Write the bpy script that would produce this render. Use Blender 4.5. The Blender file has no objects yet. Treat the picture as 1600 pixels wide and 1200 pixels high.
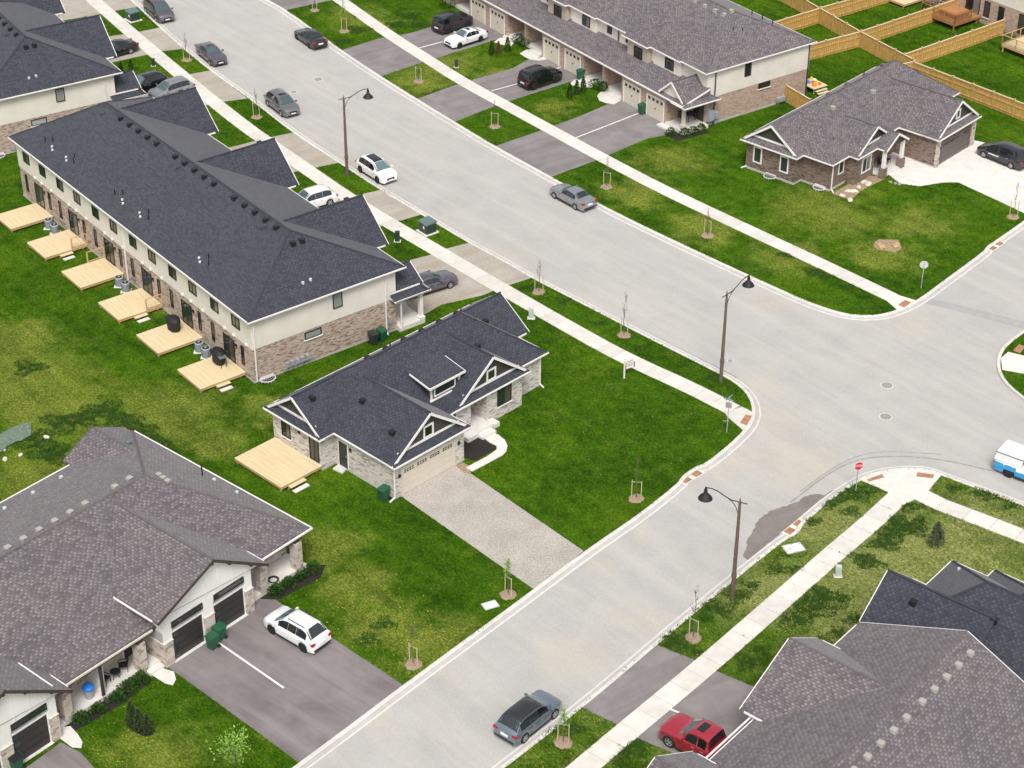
import bpy, bmesh, math, random
from mathutils import Vector, Matrix, noise
from mathutils.geometry import tessellate_polygon
random.seed(7)
SC = bpy.context.scene
COL = SC.collection
# ------------------------------------------------------------------ camera
CAM_H, FPX, PITCH, ROLL = 78.0, 3043.27, 0.56421444, 0.00450387
cp, sp, cr, sr = math.cos(PITCH), math.sin(PITCH), math.cos(ROLL), math.sin(ROLL)
_m = Matrix(((1, 0, 0), (0, -sp, -cp), (0, cp, -sp)))
_r = Matrix(((cr, -sr, 0), (sr, cr, 0), (0, 0, 1)))
RM = _r @ _m
cam = bpy.data.cameras.new('camera'); camo = bpy.data.objects.new('camera', cam); COL.objects.link(camo)
cam.sensor_width = 36; cam.lens = FPX / 1600 * 36; cam.clip_end = 6000; cam.clip_start = 1
M4 = Matrix((RM[0], -RM[1], -RM[2])).transposed().to_4x4(); M4.translation = (0, 0, CAM_H)
camo.matrix_world = M4
SC.camera = camo
SC.render.resolution_x = 1024; SC.render.resolution_y = 768
# ------------------------------------------------------------------ light
SUN_EL, SUN_AZ = math.radians(55), math.radians(180)      # azimuth clockwise from +y
w = bpy.data.worlds.new('World'); SC.world = w; w.use_nodes = True
nt = w.node_tree; nt.nodes.clear()
sky = nt.nodes.new('ShaderNodeTexSky'); sky.sky_type = 'NISHITA'; sky.sun_disc = False
sky.sun_elevation = SUN_EL; sky.sun_rotation = SUN_AZ; sky.air_density = 1.0; sky.dust_density = 4.0; sky.ozone_density = 1.0
hs = nt.nodes.new('ShaderNodeHueSaturation'); hs.inputs['Saturation'].default_value = 0.16
bg = nt.nodes.new('ShaderNodeBackground'); bg.inputs['Strength'].default_value = 0.14
out = nt.nodes.new('ShaderNodeOutputWorld')
nt.links.new(sky.outputs[0], hs.inputs['Color']); nt.links.new(hs.outputs[0], bg.inputs[0]); nt.links.new(bg.outputs[0], out.inputs[0])
sl = bpy.data.lights.new('sun', 'SUN'); sl.energy = 1.75; sl.angle = math.radians(18); sl.color = (1, .965, .91)
so = bpy.data.objects.new('sun', sl); COL.objects.link(so)
so.rotation_euler = (math.pi / 2 - SUN_EL, 0, math.pi - SUN_AZ); so.location = (-40, -40, 90)
SC.view_settings.view_transform = 'Standard'; SC.view_settings.look = 'None'
SC.view_settings.gamma = 1; SC.view_settings.use_curve_mapping = False
SC.view_settings.exposure = 0.35

# ------------------------------------------------------------------ survey
def at(px, py, z=0.0):
    """point at height z seen at that place of the 1600x1200 survey picture"""
    d = RM.transposed() @ Vector(((px - 800) / FPX, (py - 600) / FPX, 1))
    t = (z - CAM_H) / d.z
    return Vector((d.x * t, d.y * t, z))
def pts(l, z=0.0): return [at(x, y, z) for x, y in l]

# ------------------------------------------------------------------ materials
def lin(r, g, b):
    f = lambda c: ((c / 255 + .055) / 1.055) ** 2.4 if c > 10 else c / 255 / 12.92
    return (f(r), f(g), f(b), 1)
def mat(name):
    m = bpy.data.materials.new(name); m.use_nodes = True
    nt = m.node_tree; b = nt.nodes['Principled BSDF']
    return m, nt, b
def N(nt, t, **k):
    n = nt.nodes.new(t)
    for a, v in k.items():
        if a in n.inputs.keys(): n.inputs[a].default_value = v
        else: setattr(n, a, v)
    return n
def ramp(nt, src, cols):
    r = nt.nodes.new('ShaderNodeValToRGB'); e = r.color_ramp.elements
    while len(e) < len(cols): e.new(.5)
    for i, (p, c) in enumerate(cols): e[i].position = p; e[i].color = c
    nt.links.new(src, r.inputs[0]); return r.outputs[0]
def mix(nt, fac, a, b, mode='MIX'):
    n = nt.nodes.new('ShaderNodeMix'); n.data_type = 'RGBA'; n.blend_type = mode
    for s, i in ((fac, 0), (a, 6), (b, 7)):
        if hasattr(s, 'links'): nt.links.new(s, n.inputs[i])
        else: n.inputs[i].default_value = s
    return n.outputs[2]
def noise_t(nt, vec, scale, detail=4, rough=.6, dist=0.):
    n = N(nt, 'ShaderNodeTexNoise'); n.inputs['Scale'].default_value = scale; n.inputs['Detail'].default_value = detail
    n.inputs['Roughness'].default_value = rough; n.inputs['Distortion'].default_value = dist
    if vec is not None: nt.links.new(vec, n.inputs['Vector'])
    return n.outputs['Fac']
def aniso(nt, V, th, sx, sy):
    a = N(nt, 'ShaderNodeMapping'); a.inputs['Rotation'].default_value = (0, 0, th); nt.links.new(V, a.inputs['Vector'])
    b = N(nt, 'ShaderNodeMapping'); b.inputs['Scale'].default_value = (sx, sy, 1); nt.links.new(a.outputs[0], b.inputs['Vector']); return b.outputs[0]
def M_(nt, op, a, b=None, c=None):
    n = nt.nodes.new('ShaderNodeMath'); n.operation = op
    for i, v in enumerate((a, b, c)):
        if v is None: continue
        if hasattr(v, 'links'): nt.links.new(v, n.inputs[i])
        else: n.inputs[i].default_value = v
    return n.outputs[0]
def blobs(nt, V, patches, warp=9, z=0):
    acc = None
    wn = N(nt, 'ShaderNodeTexNoise'); wn.inputs['Scale'].default_value = .35; wn.inputs['Detail'].default_value = 5; wn.inputs['Roughness'].default_value = .7; nt.links.new(V, wn.inputs['Vector'])
    wv = N(nt, 'ShaderNodeVectorMath', operation='MULTIPLY_ADD'); nt.links.new(wn.outputs['Color'], wv.inputs[0]); wv.inputs[1].default_value = (warp, warp, 0); wv.inputs[2].default_value = (-warp / 2, -warp / 2, 0)
    wa = N(nt, 'ShaderNodeVectorMath', operation='ADD'); nt.links.new(V, wa.inputs[0]); nt.links.new(wv.outputs[0], wa.inputs[1])
    for (px, py, rr) in patches:
        d = N(nt, 'ShaderNodeVectorMath', operation='DISTANCE'); nt.links.new(wa.outputs[0], d.inputs[0]); d.inputs[1].default_value = at(px, py, z)
        mr = N(nt, 'ShaderNodeMapRange', interpolation_type='SMOOTHSTEP'); nt.links.new(d.outputs['Value'], mr.inputs[0])
        mr.inputs[1].default_value = rr * 1.25; mr.inputs[2].default_value = rr * .2; mr.inputs[3].default_value = 0; mr.inputs[4].default_value = 1
        acc = mr.outputs[0] if acc is None else M_(nt, 'MAXIMUM', acc, mr.outputs[0])
    return acc
def bump(nt, b, h, strength=.3, dist=.02):
    n = nt.nodes.new('ShaderNodeBump'); n.inputs['Strength'].default_value = strength; n.inputs['Distance'].default_value = dist
    nt.links.new(h, n.inputs['Height']); nt.links.new(n.outputs[0], b.inputs['Normal'])
def plain(name, col, rough=.6, metal=0, var=.12, scale=3, spec=.5, coat=0):
    m, nt, b = mat(name)
    tc = N(nt, 'ShaderNodeTexCoord')
    f = noise_t(nt, tc.outputs['Object'], scale, 5)
    c0 = tuple(c * (1 - var) for c in col[:3]) + (1,); c1 = tuple(min(1, c * (1 + var)) for c in col[:3]) + (1,)
    nt.links.new(ramp(nt, f, [(.3, c0), (.7, c1)]), b.inputs['Base Color'])
    b.inputs['Roughness'].default_value = rough; b.inputs['Metallic'].default_value = metal
    b.inputs['Specular IOR Level'].default_value = spec; b.inputs['Coat Weight'].default_value = coat
    b.inputs['Coat Roughness'].default_value = .04
    return m
def shingle(name, dark, mid, light, dens=.42):
    m, nt, b = mat(name)
    uv = N(nt, 'ShaderNodeUVMap'); sx = N(nt, 'ShaderNodeSeparateXYZ'); nt.links.new(uv.outputs[0], sx.inputs[0])
    rowf = M_(nt, 'DIVIDE', sx.outputs[1], .17); row = M_(nt, 'FLOOR', rowf); fv = M_(nt, 'FRACT', rowf)
    wn = N(nt, 'ShaderNodeTexWhiteNoise', noise_dimensions='1D'); nt.links.new(row, wn.inputs['W'])
    sh = M_(nt, 'MULTIPLY_ADD', row, .5, M_(nt, 'MULTIPLY', wn.outputs['Value'], .34))
    cf = M_(nt, 'ADD', M_(nt, 'DIVIDE', sx.outputs[0], .36), sh); col = M_(nt, 'FLOOR', cf); fu = M_(nt, 'FRACT', cf)
    cb = N(nt, 'ShaderNodeCombineXYZ'); nt.links.new(col, cb.inputs[0]); nt.links.new(row, cb.inputs[1])
    w2 = N(nt, 'ShaderNodeTexWhiteNoise', noise_dimensions='2D'); nt.links.new(cb.outputs[0], w2.inputs['Vector'])
    tab = M_(nt, 'MULTIPLY', M_(nt, 'LESS_THAN', fu, dens), M_(nt, 'GREATER_THAN', fv, .15))
    amt = M_(nt, 'MULTIPLY', tab, M_(nt, 'MULTIPLY_ADD', w2.outputs['Value'], .95, .02))
    base = ramp(nt, w2.outputs['Value'], [(0, dark), (1, mid)])
    c = mix(nt, amt, base, light)
    big = noise_t(nt, uv.outputs[0], .22, 3)
    c = mix(nt, 1, c, ramp(nt, big, [(.3, (.90, .92, .97, 1)), (.7, (1.10, 1.06, 1.04, 1))]), 'MULTIPLY')
    fine = noise_t(nt, uv.outputs[0], 16, 2)
    c = mix(nt, 1, c, ramp(nt, fine, [(.3, (.8, .8, .8, 1)), (.7, (1.2, 1.2, 1.2, 1))]), 'MULTIPLY')
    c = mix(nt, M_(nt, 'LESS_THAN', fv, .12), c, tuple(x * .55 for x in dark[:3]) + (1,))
    nt.links.new(c, b.inputs['Base Color'])
    b.inputs['Roughness'].default_value = .92; b.inputs['Specular IOR Level'].default_value = .5
    b.inputs['Sheen Weight'].default_value = .16; b.inputs['Sheen Roughness'].default_value = .5
    bump(nt, b, M_(nt, 'ADD', fv, M_(nt, 'MULTIPLY', tab, .4)), .4, .02)
    return m
def brick(name, c1, c2, c3, mortar, bw=.30, rh=.085, big=.0, streak=.35):
    m, nt, b = mat(name)
    uv = N(nt, 'ShaderNodeUVMap')
    br = N(nt, 'ShaderNodeTexBrick', offset=.5)
    br.inputs['Scale'].default_value = 1; br.inputs['Brick Width'].default_value = bw; br.inputs['Row Height'].default_value = rh
    br.inputs['Mortar Size'].default_value = .008; br.inputs['Bias'].default_value = 0
    br.inputs['Color1'].default_value = (0, 0, 0, 1); br.inputs['Color2'].default_value = (1, 1, 1, 1)
    nt.links.new(uv.outputs[0], br.inputs['Vector'])
    st = N(nt, 'ShaderNodeMapping'); st.inputs['Scale'].default_value = (1.6, 7, 1)
    nt.links.new(uv.outputs[0], st.inputs['Vector'])
    f = noise_t(nt, st.outputs[0], 1.0, 3, .7)
    mx = N(nt, 'ShaderNodeMath', operation='MULTIPLY_ADD'); nt.links.new(br.outputs['Color'], mx.inputs[0]); mx.inputs[1].default_value = 1 - streak
    m2 = N(nt, 'ShaderNodeMath', operation='MULTIPLY'); nt.links.new(f, m2.inputs[0]); m2.inputs[1].default_value = streak
    nt.links.new(m2.outputs[0], mx.inputs[2])
    c = ramp(nt, mx.outputs[0], [(.18, c1), (.36, c2), (.75, c3)])
    c = mix(nt, br.outputs['Fac'], c, mortar)
    nt.links.new(c, b.inputs['Base Color']); b.inputs['Roughness'].default_value = .9
    iv = N(nt, 'ShaderNodeMath', operation='SUBTRACT'); iv.inputs[0].default_value = 1; nt.links.new(br.outputs['Fac'], iv.inputs[1])
    bump(nt, b, iv.outputs[0], .5, .012)
    return m
def siding(name, col, horiz=True, pitch=.11, strength=.6):
    m, nt, b = mat(name)
    uv = N(nt, 'ShaderNodeUVMap'); sx = N(nt, 'ShaderNodeSeparateXYZ'); nt.links.new(uv.outputs[0], sx.inputs[0])
    md = N(nt, 'ShaderNodeMath', operation='DIVIDE'); nt.links.new(sx.outputs[1 if horiz else 0], md.inputs[0]); md.inputs[1].default_value = pitch
    fr = N(nt, 'ShaderNodeMath', operation='FRACT'); nt.links.new(md.outputs[0], fr.inputs[0])
    f = noise_t(nt, uv.outputs[0], .8, 5)
    c = ramp(nt, f, [(.3, tuple(x * .9 for x in col[:3]) + (1,)), (.7, col)])
    nt.links.new(c, b.inputs['Base Color']); b.inputs['Roughness'].default_value = .55
    bump(nt, b, fr.outputs[0], strength, .012)
    return m
def grass(name, dark, mid, light, straw, patches=(), patch_r=6, base_patch=.0, speck=.0):
    m, nt, b = mat(name)
    tc = N(nt, 'ShaderNodeTexCoord'); V = tc.outputs['Object']
    n1 = noise_t(nt, V, .11, 6, .62, .4); n2 = noise_t(nt, V, 1.1, 6, .68, .2); n3 = noise_t(nt, aniso(nt, V, .87, .45, 1), 9, 4, .75)
    c = ramp(nt, n1, [(.34, dark), (.52, mid), (.68, light)])
    c2 = ramp(nt, n2, [(.30, tuple(x * .55 for x in dark[:3]) + (1,)), (.5, mid), (.72, light)])
    c = mix(nt, .50, c, c2)
    acc = blobs(nt, V, patches) if patches else None
    nn = noise_t(nt, V, .55, 7, .72, .6)
    s = N(nt, 'ShaderNodeMath', operation='MULTIPLY_ADD'); s.inputs[1].default_value = .47
    if acc is not None: nt.links.new(acc, s.inputs[0])
    else: s.inputs[0].default_value = 0
    ad = N(nt, 'ShaderNodeMath', operation='ADD'); nt.links.new(nn, ad.inputs[0]); ad.inputs[1].default_value = base_patch - .52
    nt.links.new(ad.outputs[0], s.inputs[2])
    mk = N(nt, 'ShaderNodeMapRange'); nt.links.new(s.outputs[0], mk.inputs[0]); mk.inputs[1].default_value = .02; mk.inputs[2].default_value = .50; mk.inputs[4].default_value = .8
    n4 = noise_t(nt, V, 4.5, 5, .8)
    sc_ = ramp(nt, n4, [(.36, light), (.62, straw)])
    c = mix(nt, mk.outputs[0], c, sc_)
    c = mix(nt, 1, c, ramp(nt, n3, [(.30, (.35, .4, .35, 1)), (.5, (1, 1, 1, 1)), (.70, (2.1, 1.9, 1.7, 1))]), 'MULTIPLY')
    # mowing stripes
    n5 = noise_t(nt, aniso(nt, V, .87, .06, 1.1), 1, 3, .6)
    c = mix(nt, 1, c, ramp(nt, n5, [(.35, (.82, .84, .8, 1)), (.65, (1.15, 1.15, 1.1, 1))]), 'MULTIPLY')
    nt.links.new(c, b.inputs['Base Color']); b.inputs['Roughness'].default_value = 1; b.inputs['Specular IOR Level'].default_value = .1
    hh = noise_t(nt, V, 16, 5, .8); bump(nt, b, hh, 1.0, .12)
    return m
def paving(name, c0, c1, stain, rough=.9, sc=.35, bumpy=.3, streak=None, fine=30, finev=.12, spots=None, spotc=None, spotz=0):
    m, nt, b = mat(name)
    tc = N(nt, 'ShaderNodeTexCoord'); V = tc.outputs['Object']
    n1 = noise_t(nt, V, sc, 7, .6, .5); n2 = noise_t(nt, V, fine, 3, .7)
    c = ramp(nt, n1, [(.3, c0), (.7, c1)])
    if streak is not None:
        n3 = noise_t(nt, aniso(nt, V, streak, .07, .8), 1, 5, .6, .3)
        c = mix(nt, ramp(nt, n3, [(.45, (0, 0, 0, 1)), (.75, (.75, .75, .75, 1))]), c, stain)
    else:
        n3 = noise_t(nt, V, .12, 6, .65, 1.0)
        c = mix(nt, ramp(nt, n3, [(.5, (0, 0, 0, 1)), (.75, (.7, .7, .7, 1))]), c, stain)
    if spots: c = mix(nt, M_(nt, 'MULTIPLY', blobs(nt, V, spots, 7, spotz), M_(nt, 'MULTIPLY_ADD', noise_t(nt, V, 2.2, 6, .8), 1.5, -.42)), c, spotc)
    c = mix(nt, 1, c, ramp(nt, n2, [(.3, (1 - finev,) * 3 + (1,)), (.7, (1 + finev,) * 3 + (1,))]), 'MULTIPLY')
    nt.links.new(c, b.inputs['Base Color']); b.inputs['Roughness'].default_value = rough; b.inputs['Specular IOR Level'].default_value = .25
    bump(nt, b, n2, bumpy, .01)
    return m
def slabmat(name, c0, c1):
    m, nt, b = mat(name)
    tc = N(nt, 'ShaderNodeTexCoord'); oi = N(nt, 'ShaderNodeObjectInfo')
    n1 = noise_t(nt, tc.outputs['Object'], 1.2, 6)
    c = ramp(nt, n1, [(.3, c0), (.7, c1)])
    c = mix(nt, 1, c, ramp(nt, oi.outputs['Random'], [(0, (.90, .90, .89, 1)), (1, (1.06, 1.05, 1.03, 1))]), 'MULTIPLY')
    nt.links.new(c, b.inputs['Base Color']); b.inputs['Roughness'].default_value = .9
    return m
def glass(name, col=(.02, .03, .03, 1), rough=.05, var=True):
    m, nt, b = mat(name)
    oi = N(nt, 'ShaderNodeObjectInfo')
    c = ramp(nt, oi.outputs['Random'], [(0, tuple(x * .6 for x in col[:3]) + (1,)), (1, tuple(x * 2 for x in col[:3]) + (1,))])
    nt.links.new(c, b.inputs['Base Color']); b.inputs['Roughness'].default_value = rough; b.inputs['Specular IOR Level'].default_value = .8
    return m
def wood(name, c0, c1, ax=0):
    m, nt, b = mat(name)
    uv = N(nt, 'ShaderNodeTexCoord'); mp = N(nt, 'ShaderNodeMapping')
    mp.inputs['Scale'].default_value = (.35, 6.5, 7) if ax == 0 else ((7, 2, 7) if ax == 1 else (7, 7, 1.2))
    nt.links.new(uv.outputs['Object'], mp.inputs['Vector'])
    f = noise_t(nt, mp.outputs[0], 1, 5, .65, .3)
    c = ramp(nt, f, [(.28, c0), (.72, c1)])
    nt.links.new(c, b.inputs['Base Color']); b.inputs['Roughness'].default_value = .75
    return m

MT = {}
MT['dark_shingle'] = shingle('dark_shingle', (.027, .029, .040, 1), (.040, .043, .058, 1), (.062, .066, .087, 1))
MT['grey_shingle'] = shingle('grey_shingle', (.092, .079, .084, 1), (.138, .119, .125, 1), (.222, .200, .203, 1))
MT['dark_cap'] = plain('dark_cap', (.036, .038, .053, 1), .9, var=.2, scale=8)
MT['grey_cap'] = plain('grey_cap', (.125, .108, .114, 1), .9, var=.3, scale=8)
MT['grey_vent'] = plain('grey_vent', (.36, .345, .31, 1), .7)
MT['brown_brick'] = brick('brown_brick', (.12, .07, .053, 1), (.38, .27, .215, 1), (.54, .43, .36, 1), (.42, .36, .31, 1))
MT['tan_brick'] = brick('tan_brick', (.33, .215, .165, 1), (.43, .295, .23, 1), (.50, .365, .295, 1), (.44, .36, .30, 1), streak=.15)
MT['cream_brick'] = brick('cream_brick', (.17, .145, .13, 1), (.52, .47, .43, 1), (.66, .61, .56, 1), (.6, .56, .52, 1))
MT['umber_brick'] = brick('umber_brick', (.055, .036, .03, 1), (.17, .115, .09, 1), (.26, .185, .15, 1), (.19, .16, .14, 1))
MT['stone'] = brick('stone', (.26, .21, .17, 1), (.47, .40, .34, 1), (.60, .53, .46, 1), (.42, .37, .33, 1), .38, .19)
MT['cream_siding'] = siding('cream_siding', (.82, .765, .685, 1))
MT['tan_siding'] = siding('tan_siding', (.52, .44, .36, 1))
MT['white_panel'] = siding('white_panel', (.84, .82, .79, 1), False, .6, .3)
MT['dark_siding'] = siding('dark_siding', (.055, .05, .048, 1), False, .2)
MT['white'] = plain('white_trim', (.80, .77, .74, 1), .5, var=.05)
MT['brown_trim'] = plain('brown_trim', (.06, .045, .038, 1), .6)
MT['black'] = plain('black_metal', (.015, .015, .016, 1), .5)
MT['black_frame'] = plain('black_frame', (.02, .019, .018, 1), .5)
MT['cream_door'] = plain('cream_door', (.62, .56, .47, 1), .5, var=.05)
MT['brown_door'] = plain('brown_door', (.12, .10, .09, 1), .5, var=.05)
MT['dark_door'] = plain('dark_door', (.035, .03, .029, 1), .45, var=.05)
MT['glass'] = glass('window_glass', (.02, .027, .025, 1))
MT['curtain_glass'] = glass('curtain_window_glass', (.09, .085, .07, 1), .12)
MT['pale_glass'] = glass('pale_window_glass', (.22, .24, .23, 1), .2)
MT['car_glass'] = glass('car_glass', (.012, .016, .018, 1), .03)
MT['screen_glass'] = glass('windscreen_glass', (.055, .085, .092, 1), .04)
MT['concrete'] = paving('pale_concrete', (.60, .575, .535, 1), (.72, .69, .65, 1), (.52, .5, .47, 1), sc=1)
MT['slab'] = slabmat('sidewalk_concrete', (.57, .54, .50, 1), (.70, .665, .62, 1))
MT['curb'] = paving('curb_concrete', (.57, .545, .51, 1), (.68, .655, .61, 1), (.48, .455, .42, 1), sc=2)
MT['gutter'] = paving('gutter_concrete', (.42, .40, .385, 1), (.50, .48, .46, 1), (.33, .315, .30, 1), sc=2)
MT['road'] = paving('road_asphalt', (.372, .358, .342, 1), (.422, .408, .391, 1), (.475, .455, .420, 1), streak=.87, fine=14, finev=.12, spots=[(1205, 655, 2.5), (1150, 705, 2.5), (1000, 975, 2.2), (850, 545, 4), (960, 540, 3), (1080, 600, 3), (650, 360, 4), (700, 380, 3), (340, 140, 3), (870, 1010, 1.5), (1240, 720, 4), (1420, 500, 2), (560, 270, 4), (900, 1030, 2.5), (1290, 470, 2), (760, 410, 4), (470, 215, 2), (520, 250, 2), (900, 475, 3), (1185, 600, 2), (1000, 830, 1.5), (930, 880, 1.5), (700, 1050, 1.5), (600, 1130, 1.5), (1130, 730, 2), (1200, 470, 2), (1430, 510, 2), (980, 1090, 1.5)], spotc=(.50, .44, .345, 1), spotz=-.12)
MT['drive'] = paving('grey_asphalt', (.185, .168, .165, 1), (.265, .243, .238, 1), (.14, .127, .125, 1), sc=.5, streak=-.62)
MT['drive_b'] = paving('grey_asphalt_lower', (.145, .128, .128, 1), (.215, .192, .190, 1), (.28, .255, .25, 1), sc=.5, streak=.70)
MT['gravel_drive'] = paving('tan_gravel', (.34, .31, .265, 1), (.43, .395, .345, 1), (.31, .245, .17, 1), sc=.5, streak=-.65, fine=10, finev=.22)
MT['gravel'] = paving('pale_gravel', (.33, .30, .265, 1), (.42, .385, .345, 1), (.45, .415, .37, 1), sc=.6, fine=9, finev=.34, bumpy=.8)
MT['wet'] = paving('wet_asphalt', (.17, .15, .135, 1), (.23, .205, .185, 1), (.14, .125, .11, 1), rough=.55, sc=.8)
MT['patch'] = plain('patched_asphalt', (.34, .33, .325, 1), .9, var=.1, scale=2)
MT['tyre_mark'] = plain('tyre_mark', (.29, .28, .268, 1), .9, var=.2)
MT['soil'] = plain('dark_mulch', (.022, .016, .014, 1), 1, var=.5, scale=12)
MT['dirt'] = plain('bare_dirt', (.30, .22, .14, 1), 1, var=.4, scale=6)
MT['mulch'] = plain('pale_mulch', (.30, .215, .15, 1), 1, var=.4, scale=14)
MT['rust'] = plain('rust_plate', (.36, .19, .105, 1), .9, var=.25)
MT['iron'] = plain('cast_iron', (.28, .27, .255, 1), .8, var=.3, scale=20)
MT['paint'] = plain('white_line', (.72, .70, .67, 1), .7)
MT['fence'] = wood('fence_wood', (.42, .235, .06, 1), (.66, .42, .14, 1), 2)
MT['fence_cap'] = wood('fence_cap_wood', (.52, .38, .22, 1), (.70, .55, .36, 1), 0)
MT['deck'] = wood('new_deck_wood', (.56, .43, .24, 1), (.76, .63, .41, 1), 0)
MT['deck_b'] = wood('brown_deck_wood', (.30, .13, .045, 1), (.46, .22, .085, 1), 0)
MT['deckframe'] = wood('deck_frame_wood', (.45, .27, .12, 1), (.60, .42, .22, 1), 0)
MT['bark'] = plain('bark', (.13, .095, .07, 1), .9)
MT['stake'] = plain('pale_stake', (.52, .46, .30, 1), .8)
MT['pole'] = plain('brown_pole', (.125, .092, .075, 1), .7, var=.25, scale=5)
MT['leaf'] = plain('leaf_green', (.035, .085, .014, 1), 1, var=.5, scale=4, spec=.1)
MT['lime_leaf'] = plain('lime_leaf', (.20, .36, .05, 1), .7, var=.4, scale=6)
MT['cedar'] = plain('cedar_green', (.045, .075, .018, 1), .8, var=.6, scale=7)
MT['brown_leaf'] = plain('brown_leaf', (.16, .06, .035, 1), .8, var=.4, scale=7)
MT['fir'] = plain('fir_green', (.10, .13, .065, 1), .9, var=.6, scale=7, spec=.1)
MT['bin_green'] = plain('bin_green', (.014, .09, .045, 1), .5, var=.1)
MT['bin_grey'] = plain('bin_grey', (.03, .033, .035, 1), .5)
MT['box_green'] = plain('utility_green', (.022, .045, .035, 1), .5)
MT['box_top'] = plain('utility_top', (.11, .17, .165, 1), .4)
MT['pale_grey'] = plain('pale_grey_plastic', (.50, .55, .52, 1), .5)
MT['ac'] = plain('ac_grey', (.32, .34, .37, 1), .4)
MT['tyre'] = plain('tyre_rubber', (.012, .012, .012, 1), .8)
MT['rim'] = plain('rim_silver', (.48, .48, .49, 1), .3, .6)
MT['rim_dark'] = plain('rim_dark', (.04, .04, .042, 1), .35, .4)
MT['plastic'] = plain('dark_trim', (.018, .018, .019, 1), .6)
MT['head'] = plain('headlamp', (.62, .64, .66, 1), .12)
MT['tail'] = plain('taillamp', (.36, .012, .012, 1), .2)
MT['plate'] = plain('number_plate', (.75, .75, .76, 1), .5)
MT['red'] = plain('sign_red', (.60, .02, .025, 1), .5, var=.05)
MT['sign_green'] = plain('sign_green', (.01, .12, .09, 1), .5)
MT['blue'] = plain('bright_blue', (.02, .18, .62, 1), .4)
MT['purple'] = plain('purple_cloth', (.09, .03, .35, 1), .6)
MT['orange'] = plain('toy_orange', (.8, .25, .03, 1), .5)
MT['yellow'] = plain('toy_yellow', (.85, .6, .06, 1), .5)
MT['toy_blue'] = plain('toy_blue', (.05, .25, .7, 1), .5)
MT['rock'] = plain('garden_rock', (.50, .33, .15, 1), .9, var=.4, scale=6)
MT['stone_edge'] = plain('stone_edge', (.60, .55, .47, 1), .9, var=.2, scale=6)
MT['cover'] = plain('black_cover', (.012, .012, .013, 1), .65)
MT['netting'] = plain('netting', (.13, .18, .13, 1), .9, var=.4, scale=6)
MT['dandelion'] = plain('dandelion', (.75, .62, .04, 1), .8)
MT['white_flower'] = plain('white_flower', (.5, .55, .38, 1), .9)
CARP = {
 'white': plain('paint_white', (.80, .80, .80, 1), .25, var=.01, coat=1),
 'black': plain('paint_black', (.008, .008, .009, 1), .25, .2, var=.01, coat=1),
 'grey': plain('paint_grey', (.19, .19, .20, 1), .3, .5, var=.02, coat=1),
 'darkgrey': plain('paint_darkgrey', (.035, .038, .043, 1), .28, .5, var=.02, coat=1),
 'silver': plain('paint_silver', (.33, .345, .36, 1), .28, .6, var=.02, coat=1),
 'purplegrey': plain('paint_purplegrey', (.15, .135, .165, 1), .28, .6, var=.02, coat=1),
 'blue': plain('paint_steelblue', (.17, .215, .27, 1), .28, .5, var=.02, coat=1),
 'red': plain('paint_red', (.40, .022, .045, 1), .25, .3, var=.02, coat=1),
 'cyan': plain('paint_cyan', (.02, .30, .62, 1), .3, .1, var=.02, coat=1),
}

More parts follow.
